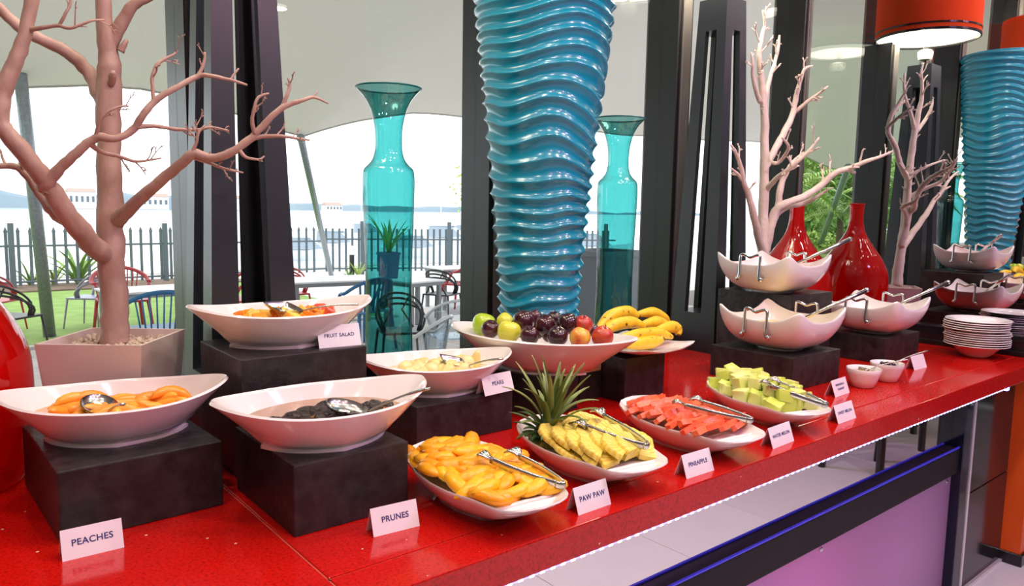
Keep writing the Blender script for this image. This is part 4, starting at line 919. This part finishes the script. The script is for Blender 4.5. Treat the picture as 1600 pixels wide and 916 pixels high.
def leaf(az, el, L, wd, curl):
    n = 9; d = Vector((math.cos(az), math.sin(az), 0)); side = Vector((-math.sin(az), math.cos(az), 0)); v = []; p = Vector((0, 0, 0)); a = el
    for i in range(n+1):
        q = i/n; w_ = wd*(.75+.5*q)*(1-q)**.75+.0004; dn = d*math.cos(a)+Vector((0, 0, math.sin(a))); up = -d*math.sin(a)+Vector((0, 0, math.cos(a)))
        v += [p-side*w_+up*w_*.45, p-side*w_*.5+up*w_*.1, p-up*.0003, p+side*w_*.5+up*w_*.1, p+side*w_+up*w_*.45]; p = p+dn*L/n; a -= curl/n
    f = [(i*5+k, i*5+k+1, (i+1)*5+k+1, (i+1)*5+k) for i in range(n) for k in range(4)]
    return v, f
rr = random.Random(4)
for k in range(58):
    q = k/57; az = k*2.3999+rr.uniform(-.2, .2); el = .0+1.5*q**.8+rr.uniform(-.15, .15); L = (.030+.085*min(1, q*1.5)**1.3-.02*max(0, q-.8))*rr.uniform(.8, 1.15)
    r_ = .026*(1-q)+.004; o = mk('leaf', leaf(az, el, L, .0085 if q > .25 else .0075, rr.uniform(.5, 1.3) if q < .7 else .35), LEAFG if q > .42 else LEAFD, cw, smooth=True, loc=(r_*math.cos(az), r_*math.sin(az), .006+.058*q))
    sm = o.modifiers.new('th', 'SOLIDIFY'); sm.thickness = .0009
# tongs
def tongs(label, bend, ta, tb, wood=None):
    bend, ta, tb = Vector(bend), Vector(ta), Vector(tb); t = thing('serving_tongs', label, 'tongs', tuple(bend))
    for e in (ta, tb):
        e = e-bend; d = e.normalized(); side = d.cross(Vector((0, 0, 1))).normalized(); vv = (ta-tb).normalized(); sg = 1 if e.dot(vv) > (tb-bend).lerp(ta-bend, .5).dot(vv) else -1
        m_ = e*.5+vv*sg*.008
        ar = mk('arm', tube(smooth_path([Vector((0, 0, 0))+vv*sg*.006, e*.15+vv*sg*.009, m_, e*.85], 4), [.0019]*13, 8, squash=3.4), STEEL, t, smooth=True)
        for kk in (-1, 0, 1):
            p0 = e*.85; p1 = e*.95+side*kk*.009+Vector((0, 0, .006)); p2 = e*1.04+side*kk*.007-vv*sg*.006+Vector((0, 0, -.002))
            mk('claw', tube(smooth_path([p0, p1, p2], 3), [.0042, .005, .0052, .005, .0045, .0035, .0025], 7, squash=.6), STEEL, ar, smooth=True)
    mk('spring_bend', tube([(ta-tb).normalized()*.007*math.cos(a)-((ta+tb)/2-bend).normalized()*.007*math.sin(a) for a in [PI*k/10 for k in range(11)]],   .0019, 8, squash=3.4), STEEL, t, smooth=True)
tongs('steel tongs lying across the papaya slices', onz(874, 756, .966), onz(748, 712, .993), onz(800, 706, .993))
tongs('steel tongs lying across the pineapple slices', onz(1008, 695, .974), onz(900, 662, .993), onz(932, 642, 1.0))
tongs('steel tongs lying across the watermelon sticks', onz(1170, 656, .970), onz(1052, 630, .997), onz(1084, 624, .997))
tongs('steel tongs lying across the melon chunks', onz(1288, 632, .970), onz(1190, 598, 1.006), onz(1205, 593, 1.006))
# ------------------------------------------------------------------ outside: terrace, lawn, water, coast
PAVE = mat('terrace_paving', (.60, .55, .53), .75, var=(.70, .65, .63), scale=6, bump=.1, objrand=.4)
GRASS = mat('lawn_green', (.19, .31, .06), .9, var=(.27, .39, .10), scale=3)
SOIL = mat('bed_soil', (.16, .10, .07), .95, var=(.24, .16, .11), scale=4)
ground = struct('ground', box(-60, 60, 1.98, 20.5, G-.3, G-.012), mat('paving_bed', (.25, .23, .22), .9))
p0 = None
for i in range(24):
    for j in range(14):
        x, y = -3+.62*i, 2.0+.62*j
        if p0 is None: p0 = mk('paver', bbox(0, .612, 0, .612, -.03, 0, .003, 1), PAVE, ground, loc=(x, y, G))
        else: dup(p0, ground, (x, y, G))
struct('terrace', box(-3, 60, 10.68, 20.4, G-.2, G-.004), PAVE)
lawnY0 = 9.9
struct('lawn', box(-60, 6.2, lawnY0+.8, 17.2, G-.1, G+.02), GRASS)
struct('lawn_side', box(-60, -3.1, 3.2, lawnY0+.8, G-.1, G+.015), GRASS)
struct('lawn_kerb', bbox(-3.0, 6.3, lawnY0+.68, lawnY0+.8, G-.1, G+.04, .01, 1), mat('pale_kerb', (.6, .58, .55), .8))
struct('planting_bed', box(-60, 6.2, 17.2, 18.6, G-.1, G+.05), SOIL)
struct('quay_edge', box(-60, 60, 20.4, 20.8, G-3, G+.02), mat('quay_concrete', (.5, .49, .47), .85))
WAT_ = mat('harbour_water', (.55, .60, .63), .12, bump=.25, bscale=.6)
struct('water', box(-700, 900, 20.8, 900, -4, -2.2), WAT_)
HILL = mat('hazed_hill', (.20, .27, .33), .9, var=(.26, .32, .37), scale=.02)  # blue-grey base colour carries the haze over the far shore
def ridge(name, x0, x1, Y, hmax, seed, mt, label, n=70):
    v, f = [], []
    for i in range(n+1):
        x = x0+(x1-x0)*i/n; h = hmax*(.55+.6*mnoise.noise(Vector((i*.11, seed, 0)))+.2*mnoise.noise(Vector((i*.5, seed, 3)))); h = max(1.5, h)*min(1, (i+1)/6, (n+1-i)/6)
        v += [(x, Y, -2.3), (x, Y+h*.8, -2.3+h*.7), (x, Y+h*2.5, -2.3+h), (x, Y+h*6, -2.3)]
    for i in range(n):
        for k in range(3): f.append((i*4+k, i*4+k+1, (i+1)*4+k+1, (i+1)*4+k))
    struct(name, (v, f), mt, None, label, smooth=True)
ridge('hill', -260, 190, 480, 15, 2.3, HILL, 'low blue-grey far shore beyond the water')
ridge('hill', 150, 900, 620, 9, 7.1, HILL, 'thin pale far shore beyond the boats')
BW = mat('far_wall_white', (.72, .72, .72), .8); BGL = mat('far_window', (.12, .15, .18), .3); BRF = mat('far_roof', (.45, .32, .27), .8)
rb = random.Random(8)
for k in range(9):
    x = -150+k*46+rb.uniform(-12, 12); Y = 462+rb.uniform(-4, 10); w_, h_, d_ = rb.uniform(10, 22), rb.uniform(4, 9), 8
    t = thing('shore_building', ['long pale warehouse on the far shore', 'squat white house on the far shore', 'tall pale block on the far shore'][k % 3]+' beyond the fence', 'building', (x, Y, -2.0), 0, 'buildings on the far shore')
    mk('wall', box(-w_/2, w_/2, 0, d_, 0, h_), BW, t)
    mk('roof', ([(-w_/2-.5, -.5, h_), (w_/2+.5, -.5, h_), (w_/2+.5, d_+.5, h_), (-w_/2-.5, d_+.5, h_), (-w_/2, d_/2, h_+2), (w_/2, d_/2, h_+2)], [(0, 1, 5, 4), (2, 3, 4, 5), (0, 4, 3), (1, 2, 5), (0, 3, 2, 1)]), BRF, t)
    for q in range(5): mk('window', box(-w_/2+w_*(q+.25)/5, -w_/2+w_*(q+.7)/5, -.15, 0, h_*.4, h_*.75), BGL, t)
# container crane and moored boats
HULL = mat('boat_hull', (.85, .86, .88), .3); CABW = mat('boat_cabin_glass', (.30, .36, .42), .2)
def boat(x, y, s, rz, label):
    t = thing('motor_boat', label, 'boat', (x, y, -2.2), rz, 'moored motor boats'); t.scale = (s, s, s)
    rs = []
    for u, w_ in ((-3.5, 1.1), (-2, 1.35), (0, 1.4), (2, 1.0), (3.2, .4), (3.9, .05)): rs.append([(u, -w_*.55, 0), (u, -w_, .9+.1*max(0, u)), (u, w_, .9+.1*max(0, u)), (u, w_*.55, 0)])
    mk('hull', rings(rs), HULL, t)
    mk('cabin', rings([[(-1.8, -.95, .9), (1.6, -.8, 1.0), (1.6, .8, 1.0), (-1.8, .95, .9)], [(-1.7, -.8, 2.0), (.3, -.65, 2.0), (.3, .65, 2.0), (-1.7, .8, 2.0)]]), CABW, t)
    mk('roof', bbox(-1.9, .5, -.85, .85, 2.0, 2.12, .03, 1), HULL, t); mk('mast', tube([(-.8, 0, 2.1), (-.8, 0, 4.2)], .04, 6), HULL, t)
for (px, d, s, rz, lb) in ((478, 52, .75, -.5, 'white motor boat with dark cabin moored behind the leaning pole'), (528, 60, .85, -.8, 'white motor boat moored between the pole and the teal vase'), (575, 84, .9, -.4, 'white motor boat moored far out behind the teal vase'),
                            (655, 55, .8, -.7, 'white motor boat moored beyond the railing fence'), (702, 70, 1.0, -.9, 'broad white motor boat moored beyond the railing fence'), (728, 92, .8, -.5, 'small white motor boat moored past the broad one'), (930, 60, .9, -.8, 'white motor boat seen beside the second teal vase')):
    q = ray(px, 330); q = Vector((q.x, q.y, 0)).normalized()*d; boat(q.x, q.y, s, rz, lb)
# ------------------------------------------------------------------ fence
FEN = mat('glare_greyed_fence', (.10, .13, .15), .5)  # black fence coloured greyer, the outdoor glare mixed into its base colour
def ground_at(px, py): return onz(px, py, G)
fa, fb, fc = ground_at(-90, 456), ground_at(480, 424), ground_at(1010, 430)
fb = Vector((fb.x, 18.3, G)); fa = Vector((fa.x, 17.9, G)); fc = Vector((fc.x, 15.2, G))
fe = thing('palisade_fence', 'dark steel palisade fence with spear points along the lawn', 'fence', tuple(fa))
pk = None
def fence_run(t, a, b, sp, spear, h):
    global pk
    L = (b-a).length; d = (b-a).normalized(); n = int(L/sp); rz = math.atan2(d.y, d.x); o0 = Vector(t.location); first = None
    for i in range(n):
        p = a+d*sp*i-o0
        if first is None:
            w_ = .028
            rs = [[(-w_, -.01, .08), (w_, -.01, .08), (w_, .01, .08), (-w_, .01, .08)], [(-w_, -.01, h-.12), (w_, -.01, h-.12), (w_, .01, h-.12), (-w_, .01, h-.12)]]
            if spear: rs += [[(-w_*1.3, -.012, h-.09), (w_*1.3, -.012, h-.09), (w_*1.3, .012, h-.09), (-w_*1.3, .012, h-.09)], [(-.004, -.004, h), (.004, -.004, h), (.004, .004, h), (-.004, .004, h)]]
            first = mk('picket', rings(rs), FEN, t, loc=p, rot=(0, 0, rz))
        else: dup(first, t, p, (0, 0, rz))
        if i % 14 == 5: mk('post', bbox(-.05, .05, -.05, .05, 0, h+.08, .008, 1), FEN, t, loc=p+Vector((d.x*.09, d.y*.09, 0)), rot=(0, 0, rz))
    for z in (.16, h*.70): mk('rail', tube([a-o0+Vector((0, 0, z)), b-o0+Vector((0, 0, z))], .022, 6), FEN, t)
fence_run(fe, fa, fb, .21, True, 1.28)
fe2 = thing('railing_fence', 'dark vertical bar railing fence along the paved quay', 'fence', tuple(fb))
fence_run(fe2, fb, fc, .17, False, 1.35)
# ------------------------------------------------------------------ stretch tent and poles
TENT = bpy.data.materials.new('tent_fabric'); TENT.use_nodes = True
_t = TENT.node_tree; _b = _t.nodes['Principled BSDF']; _b.inputs['Base Color'].default_value = (.62, .58, .53, 1); _b.inputs['Roughness'].default_value = .85
_tr = _t.nodes.new('ShaderNodeBsdfTranslucent'); _tr.inputs[0].default_value = (.37, .345, .31, 1); _mx = _t.nodes.new('ShaderNodeMixShader'); _mx.inputs[0].default_value = .36
_t.links.new(_b.outputs[0], _mx.inputs[1]); _t.links.new(_tr.outputs[0], _mx.inputs[2]); _t.links.new(_mx.outputs[0], _t.nodes['Material Output'].inputs[0])
YE = 11.5
edge = [(-16, 2.7), (-12, 3.6), (-8, 3.9), (-4, 3.7)]
for px, py in ((-60, 139), (60, 134), (140, 132), (230, 139), (310, 158), (400, 186), (466, 214), (520, 196), (570, 185), (640, 177), (735, 184), (850, 197), (940, 206), (1010, 212)):
    p = ony(px, py, YE); edge.append((p.x, p.z))
edge.append((edge[-1][0]+8, edge[-1][1]+.3))
tn = thing('stretch_tent', 'pale beige stretch tent canopy spanning the terrace outside the windows', 'tent', (0, 6, G))
nx, ny = 110, 26; v = []; x0_, x1_ = edge[0][0], edge[-1][0]
for i in range(nx+1):
    X = x0_+(x1_-x0_)*i/nx; ze = interp(edge, X)
    for j in range(ny+1):
        q = j/ny; Y = 2.02+(YE-2.02)*q; zi = 3.55+.25*math.sin(X*.5)
        z = zi*(1-q)+ze*q+.9*math.sin(PI*q)*(.8+.2*math.sin(X*.7))+.06*mnoise.noise(Vector((X*.6, Y*.6, 0)))
        side = max(0, 1-(X-x0_)/4); z = z*(1-side*.5)+(2.9+.5*math.sin(PI*q))*side*.5
        v.append((X, Y-6, z-G))
f = [(i*(ny+1)+j, (i+1)*(ny+1)+j, (i+1)*(ny+1)+j+1, i*(ny+1)+j+1) for i in range(nx) for j in range(ny)]
cn = mk('canopy', (v, f), TENT, tn, smooth=True); 
mk('edge_rope', tube([v[i*(ny+1)+ny] for i in range(nx+1)], .02, 6), TENT, tn, smooth=True)
POLE = mat('galvanised_pole', (.30, .34, .37), .4, .6, var=(.22, .26, .29), scale=30)
def pole(a, b, r_, label):
    t = thing('tent_pole', label, 'pole', tuple(a)); e = b-a
    mk('shaft', tube([(0, 0, 0), e*.5, e], r_, 14), POLE, t, smooth=True); mk('foot_plate', lathe([(r_*2.2, 0), (r_*2.2, .015), (r_*1.2, .02)], 16), POLE, t)
    mk('cap', sph((r_*1.3,)*3, 12, 8, tuple(e)), POLE, t, smooth=True)
pole(ground_at(78, 528), ony(14, -40, ground_at(78, 528).y-.35), .075, 'thick grey steel tent pole leaning behind the bare tree')
pb_ = ground_at(521, 446); pole(pb_, ony(470, 216, YE-.1), .055, 'slim grey tent pole leaning beside the teal vase')
pole(mpath(1270, 412, 26) if False else monz(1274, 405, G), mpath(1325, 262, 23), .09, 'grey tent pole on the side lawn, seen in the mirror')
# ------------------------------------------------------------------ terrace furniture
TOPW = mat('table_top_white', (.78, .78, .80), .35); TLEG = mat('table_leg_grey', (.22, .24, .26), .5)
def table(x, y, L, W, rz, label):
    t = thing('cafe_table', label, 'table', (x, y, G), rz, 'white cafe tables')
    mk('table_top', bbox(-L/2, L/2, -W/2, W/2, .715, .74, .006), TOPW, t); mk('apron', bbox(-L/2+.03, L/2-.03, -W/2+.03, W/2-.03, .66, .715, .004, 1), TLEG, t)
    for sx in (-1, 1):
        for sy in (-1, 1): mk('leg', bbox(-.03, .03, -.03, .03, 0, .66, .004, 1), TLEG, t, loc=(sx*(L/2-.07), sy*(W/2-.07), 0))
def round_table(x, y, r_, label):
    t = thing('round_table', label, 'table', (x, y, G), 0); mk('table_top', lathe([(.01, .70), (r_*.97, .70), (r_, .715), (r_, .73), (r_*.97, .74), (.01, .74)], 40), TOPW, t, smooth=True, angle=40)
    mk('pedestal', lathe([(.035, .02), (.03, .35), (.035, .70)], 16), TLEG, t, smooth=True); mk('foot', lathe([(r_*.6, 0), (r_*.6, .012), (.05, .03)], 30), TLEG, t)
CC = {}
def cmat(nm, c): return mat('chair_'+nm, c, .4)
def legs4(t, mt, w_=.22, d_=.2, h=.44, r_=.018):
    for sx in (-1, 1):
        for sy in (-1, 1): mk('leg', tube([(sx*(w_+.04), sy*(d_+.05), 0), (sx*w_, sy*d_, h)], [r_*.8, r_*1.2], 8), mt, t, smooth=True)
def slat_chair(p, rz, col, cname, where):
    mt = cmat(cname, col); t = thing('slat_chair', '%s plastic armchair with vertical back slats %s' % (cname, where), 'chair', (p.x, p.y, G), rz); t.scale = (1.2, 1.2, 1.15); legs4(t, mt)
    mk('seat', bbox(-.24, .24, -.23, .23, .425, .45, .01), mt, t)
    A = [math.radians(a) for a in range(-25, 206, 11)]
    rim = [(.29*math.cos(a), -.06-.22*math.sin(a), .64+.16*max(0, math.sin(a))) for a in A]
    mk('arm_rail', tube(rim, .026, 8, squash=.7), mt, t, smooth=True)
    for k in range(9):
        a = math.radians(42+12*k); mk('slat', tube([(.22*math.cos(a), -.05-.17*math.sin(a), .44), (.285*math.cos(a), -.06-.215*math.sin(a), .64+.16*math.sin(a))], .017, 6, squash=.4), mt, t, smooth=True)
    for sx in (-1, 1): mk('arm_post', tube([(sx*.245, .14, .44), (sx*.27, .03, .63)], .018, 6), mt, t, smooth=True)
def loop_chair(p, rz, col, cname, where):
    mt = cmat(cname, col); t = thing('loop_back_chair', '%s plastic chair with interlaced looping back %s' % (cname, where), 'chair', (p.x, p.y, G), rz); legs4(t, mt, r_=.013)
    mk('seat', bbox(-.23, .23, -.22, .22, .43, .455, .01), mt, t)
    for amp, top, sp in ((.25, .84, .0), (.27, .72, .05), (.23, .78, -.05)):
        pts = [(amp*math.cos(math.radians(a)), -.02+sp*.3-.22*max(-.4, math.sin(math.radians(a))), .44+(top-.44)*max(0, math.sin(math.radians((a+40)*180/260)))**.7) for a in range(-40, 221, 13)]
        mk('back_loop', tube(pts, .014, 7), mt, t, smooth=True)
    for sx in (-1, 1): mk('back_strut', tube([(sx*.18, -.18, .45), (sx*.06, -.23, .65), (sx*.14, -.22, .80)], .011, 6), mt, t, smooth=True)
def clear_chair(p, rz, where):
    t = thing('clear_chair', 'transparent plastic armchair '+where, 'chair', (p.x, p.y, G), rz); legs4(t, CLEAR, r_=.02)
    rs = []; A = [math.radians(a) for a in range(-20, 201, 10)]
    for s in (0, .35, .7, 1): rs.append([((.22+.09*s)*math.cos(a), -.02-(.2+.06*s)*math.sin(a), .44+s*(.22+.20*max(0, math.sin(a)))) for a in A])
    sh = mk('back_shell', rings(rs, False, False, False), CLEAR, t, smooth=True); sh.modifiers.new('th', 'SOLIDIFY').thickness = .012
    mk('rim', tube(rs[-1], .016, 8), mat('clear_rim', (.62, .68, .72), .15), t, smooth=True); mk('seat', bbox(-.22, .22, -.2, .2, .43, .45, .008), CLEAR, t)
BLUE, REDC, BLK, LAV = (.03, .16, .36), (.50, .04, .05), (.02, .02, .025), (.32, .31, .42)
def tb(px, py, L, W, rz, label):
    p = onz(px, py, G+.74); table(p.x, p.y, L, W, rz, label); return p
t1 = tb(245, 450, 1.25, .75, .05, 'long white cafe table behind the blue slat chair')
t2 = tb(522, 435, 1.5, .85, -.1, 'long white cafe table between the obelisk lamp and the teal vase')
t3 = tb(725, 417, 1.3, .8, -.1, 'white cafe table beside the black looped chair')
t4 = tb(648, 437, .7, .6, .2, 'white cafe table seen through the teal vase')
p = onz(272, 557, G+.74); round_table(p.x, p.y, .16, 'small round white table just outside beside the planter')
p = onz(752, 497, G+.74); round_table(p.x, p.y, .32, 'round white table outside behind the window post')
slat_chair(ground_at(248, 588), .0, BLUE, 'blue', 'at the long table outside the planter')
slat_chair(ground_at(566, 545), .25, BLUE, 'blue', 'behind the fruit salad bowl')
slat_chair(ground_at(722, 488), .5, REDC, 'red', 'beside the black looped chair')
slat_chair(Vector((t1.x-.2, t1.y+.95, 0)), PI, REDC, 'red', 'across the table from the blue chair')
slat_chair(Vector((t1.x+1.05, t1.y+.2, 0)), 1.6, REDC, 'red', 'at the end of the long table')
loop_chair(Vector((t2.x-.3, t2.y+.9, 0)), PI, REDC, 'red', 'behind the table by the leaning pole')
loop_chair(ground_at(690, 502), -1.1, BLK, 'black', 'in front of the red slat chair')
loop_chair(ground_at(143, 512), .9, LAV, 'lavender', 'on the lawn behind the bare tree')
loop_chair(ground_at(22, 552), -.9, BLK, 'black', 'behind the red bottle')
loop_chair(ground_at(-5, 520), -.7, REDC, 'red', 'on the lawn behind the black chair')
loop_chair(ground_at(626, 578), 2.8, BLK, 'black', 'seen through the teal vase')
clear_chair(ground_at(708, 588), -.3, 'outside the window behind the pears')
clear_chair(ground_at(655, 640), .6, 'nearest the glass beside the teal vase')
# planters and plants
LG = mat('leaf_green', (.14, .28, .05), .55, var=(.26, .43, .09), scale=5, objrand=.4); LY = mat('leaf_yellow_green', (.32, .47, .09), .55, var=(.48, .60, .16), scale=4, objrand=.4); WOOD = mat('trunk_wood', (.12, .08, .05), .9)
def leaves(n, shape, size, seed):
    rr = random.Random(seed); v, f = [], []
    for k in range(n):
        c = Vector(shape(rr)); a = Vector([rr.gauss(0, 1) for _ in range(3)]).normalized(); b = a.orthogonal().normalized(); s = size*rr.uniform(.6, 1.3); o = len(v)
        v += [tuple(c-a*s), tuple(c+b*s*.35), tuple(c+a*s), tuple(c-b*s*.35)]; f.append((o, o+1, o+2, o+3))
    return v, f
def ball(cs):
    def fn(rr):
        c, r_ = rr.choice(cs); d = Vector([rr.gauss(0, 1) for _ in range(3)]).normalized()*(rr.random()**.4); return (c[0]+d.x*r_[0], c[1]+d.y*r_[1], c[2]+d.z*r_[2])
    return fn
def shrub(p, h, wd, mt, label, n=900, size=.05, seed=1, trunk=True, group=None):
    t = thing('shrub', label, 'shrub', (p.x, p.y, G), 0, group); rr = random.Random(seed)
    cs = [((rr.uniform(-.5, .5)*wd, rr.uniform(-.5, .5)*wd, h*rr.uniform(.35, .85)), (wd*.42, wd*.42, h*.24)) for _ in range(7)]
    tag(mk('foliage', leaves(n, ball(cs), size, seed), mt, t), kind='stuff')
    if trunk: mk('trunk', tube([(0, 0, 0), (.02*h, 0, h*.3), (0, .02*h, h*.6)], [.035*h, .025*h, .012*h], 8), WOOD, t, smooth=True)
def stem_plant(p, h, label, seed, n=9, mt=LG):
    t = thing('garden_plant', label, 'plant', (p.x, p.y, G)); rr = random.Random(seed)
    for k in range(n):
        az = k*2.4+rr.random(); mk('leaf', leaf(az, 1.1+rr.uniform(-.2, .3), h*rr.uniform(.7, 1.1), h*.055, rr.uniform(.5, 1.2)), mt, t, smooth=True)
stem_plant(ground_at(123, 447), 1.25, 'broad-leaved green plant at the fence behind the bare tree', 3, 12)
stem_plant(ground_at(48, 449), .7, 'small green plant at the fence behind the thick pole', 4, 10)
stem_plant(ground_at(85, 448), .8, 'leafy green plant at the fence beside the thick pole', 5, 10, LY)
stem_plant(ground_at(560, 437), .6, 'low spiky plant beside the bollard light', 6, 14, LY)
stem_plant(ground_at(545, 438), .45, 'short spiky plant in front of the bollard light', 7, 12)
def pot(p, r0_, r1_, h, label, col, plant=None):
    t = thing('garden_pot', label, 'pot', (p.x, p.y, G)); mt = mat('pot_'+label.split()[0], col, .5)
    mk('pot_body', rings([[(r_*c, r_*s, z) for c, s in ((-1, -1), (1, -1), (1, 1), (-1, 1))] for r_, z in ((r0_, 0), (r1_, h), (r1_*1.08, h), (r1_*1.08, h+.06), (r1_*.9, h+.06), (r1_*.85, h-.05))]), mt, t)
    if plant:
        rr = random.Random(9)
        for k in range(14): mk('leaf', leaf(k*2.4, 1.2+rr.uniform(-.3, .2), plant*rr.uniform(.7, 1.1), .06, rr.uniform(.2, .8)), LG, t, smooth=True, loc=(0, 0, h))
pot(ground_at(607, 440), .16, .20, .66, 'navy tapered pot with a leafy plant seen through the teal vase', (.03, .09, .2), 1.25)
q = ray(945, 440); q = Vector((q.x, q.y, 0)).normalized()*8.2; pot(q, .22, .32, 1.32, 'charcoal tall tapered planter outside behind the second teal vase', (.13, .15, .18))
bl = thing('bollard_light', 'dark bollard light with a white top on the terrace edge', 'bollard', tuple(ground_at(550, 437)))
mk('post', lathe([(.06, 0), (.06, .62)], 16), BLK and mat('bollard_black', (.02, .02, .02), .5), bl); mk('lens', lathe([(.062, .62), (.062, .82), (.05, .84)], 16), mat('bollard_lens', (.8, .8, .78), .4), bl)
# garden on the side lawn (seen by way of the mirror) and shrubs at the quay
def garden_tree(p, h, wd, mt, label, n, size, seed):
    t = thing('garden_tree', label, 'tree', (p.x, p.y, G), 0, 'garden trees beyond the side lawn'); rr = random.Random(seed)
    cs = [((rr.uniform(-.5, .5)*wd, rr.uniform(-.5, .5)*wd, h*rr.uniform(.3, .85)), (wd*.33, wd*.33, h*.2)) for _ in range(11)]
    tag(mk('foliage', leaves(n, ball(cs), size, seed), mt, t), kind='stuff'); mk('trunk', tube([(0, 0, 0), (.1, 0, h*.35), (0, .1, h*.65)], [.16, .12, .06], 9), WOOD, t, smooth=True)
def palm(p, h, label, seed):
    t = thing('palm_tree', label, 'palm', (p.x, p.y, G), 0); rr = random.Random(seed); mk('trunk', tube([(0, 0, 0), (.05, 0, h*.5), (0, .05, h)], [.16, .12, .10], 10), WOOD, t, smooth=True)
    for k in range(18):
        az = k*2.4+rr.random()*.4; el = rr.uniform(-.1, 1.2); L = rr.uniform(1.6, 2.4); v, f = [], []
        for i in range(22):
            qn = i/21; a = el-1.5*qn; pt = Vector((math.cos(az)*L*qn*math.cos(el*.6), math.sin(az)*L*qn*math.cos(el*.6), L*(math.sin(el)*qn-.6*qn*qn)))
            for s in (-1, 1):
                sd = Vector((-math.sin(az), math.cos(az), 0))*s*.5*math.sin(PI*min(1, qn+.08))**.6+Vector((math.cos(az)*.2, math.sin(az)*.2, -.18)); o = len(v)
                wv = Vector((math.cos(az), math.sin(az), 0))*.035; v += [tuple(pt-wv), tuple(pt+wv), tuple(pt+sd)]; f.append((o, o+1, o+2))
        mk('frond', (v, f), LY if k % 3 else LG, t, loc=(0, 0, h))
gs = [(1252, 36, 4.6, 4.2, LG, 'dense dark green garden tree at the edge of the side lawn'), (1278, 42, 5.0, 4.5, LY, 'bright yellow-green bushy tree beside the palms'), (1302, 38, 3.4, 4.0, LG, 'low rounded dark garden tree beside the lawn'),
      (1332, 44, 5.4, 4.5, LY, 'tall bright green garden tree behind the tent pole'), (1360, 38, 4.4, 4.0, LG, 'mid green garden tree behind the mirror post'), (1402, 40, 5.2, 4.2, LY, 'pale green garden tree farthest along the lawn'), (1432, 36, 4.2, 4.0, LG, 'dark spreading garden tree past the pale one'), (1228, 46, 6.0, 5, LG, 'tall deep green garden tree beyond the others')]
for k, (px, d, h, wd, mt, lb) in enumerate(gs):
    p = mpath(px, 330, 33+(k*7) % 22); garden_tree(p, h*(33+(k*7) % 22)/40, wd*.75, mt, lb, 5200, .15, 60+k)
for k, (px, d, h, lb) in enumerate(((1236, 27, 2.6, 'short palm with arching fronds on the side lawn'), (1316, 28, 1.9, 'low palm with drooping fronds near the tent pole'), (1408, 27, 2.6, 'palm standing alone before the pale tree'))): palm(mpath(px, 330, d), h, lb, k)
for k in range(5):
    p = mpath(1246+k*46, 330, 31); shrub(p, 1.0+.3*(k % 2), .85, LY if k % 2 else LG, ['rounded lime green shrub', 'broad dark shrub', 'feathery lime shrub', 'squat dark green shrub', 'wide yellowish shrub'][k]+' at the foot of the garden trees', 1100, .09, 80+k, False)
q = ray(742, 330); q = Vector((q.x, q.y, 0)).normalized()*22; shrub(q, 3.0, 1.2, LY, 'leafy young tree beyond the railing fence', 900, .10, 33)
# ------------------------------------------------------------------ diners' chairs on the room side (reflected in the counter front)
def dining_chair(x, y, rz, where):
    mt = mat('black_chair_wood', (.015, .013, .014), .35); t = thing('dining_chair', 'black wooden dining chair with padded seat '+where, 'chair', (x, y, 0), rz)
    mk('seat', bbox(-.22, .22, -.22, .22, .44, .50, .015), mat('navy_seat', (.02, .022, .05), .6), t)
    for sx in (-1, 1):
        mk('leg', tube([(sx*.19, .19, 0), (sx*.19, .19, .44)], .02, 8), mt, t); mk('leg', tube([(sx*.19, -.23, 0), (sx*.19, -.2, .45), (sx*.19, -.26, .95)], .02, 8), mt, t)
    for z in (.62, .76, .9): mk('back_rail', bbox(-.19, .19, -.245-.06*(z-.62), -.225-.06*(z-.62), z-.03, z+.03, .004), mt, t)
dining_chair(4.0, .22, .4, 'facing the counter by the orange wall'); dining_chair(4.75, -.1, -.5, 'beside the orange wall'); dining_chair(3.9, -1.5, 2.6, 'turned away at the dining side')
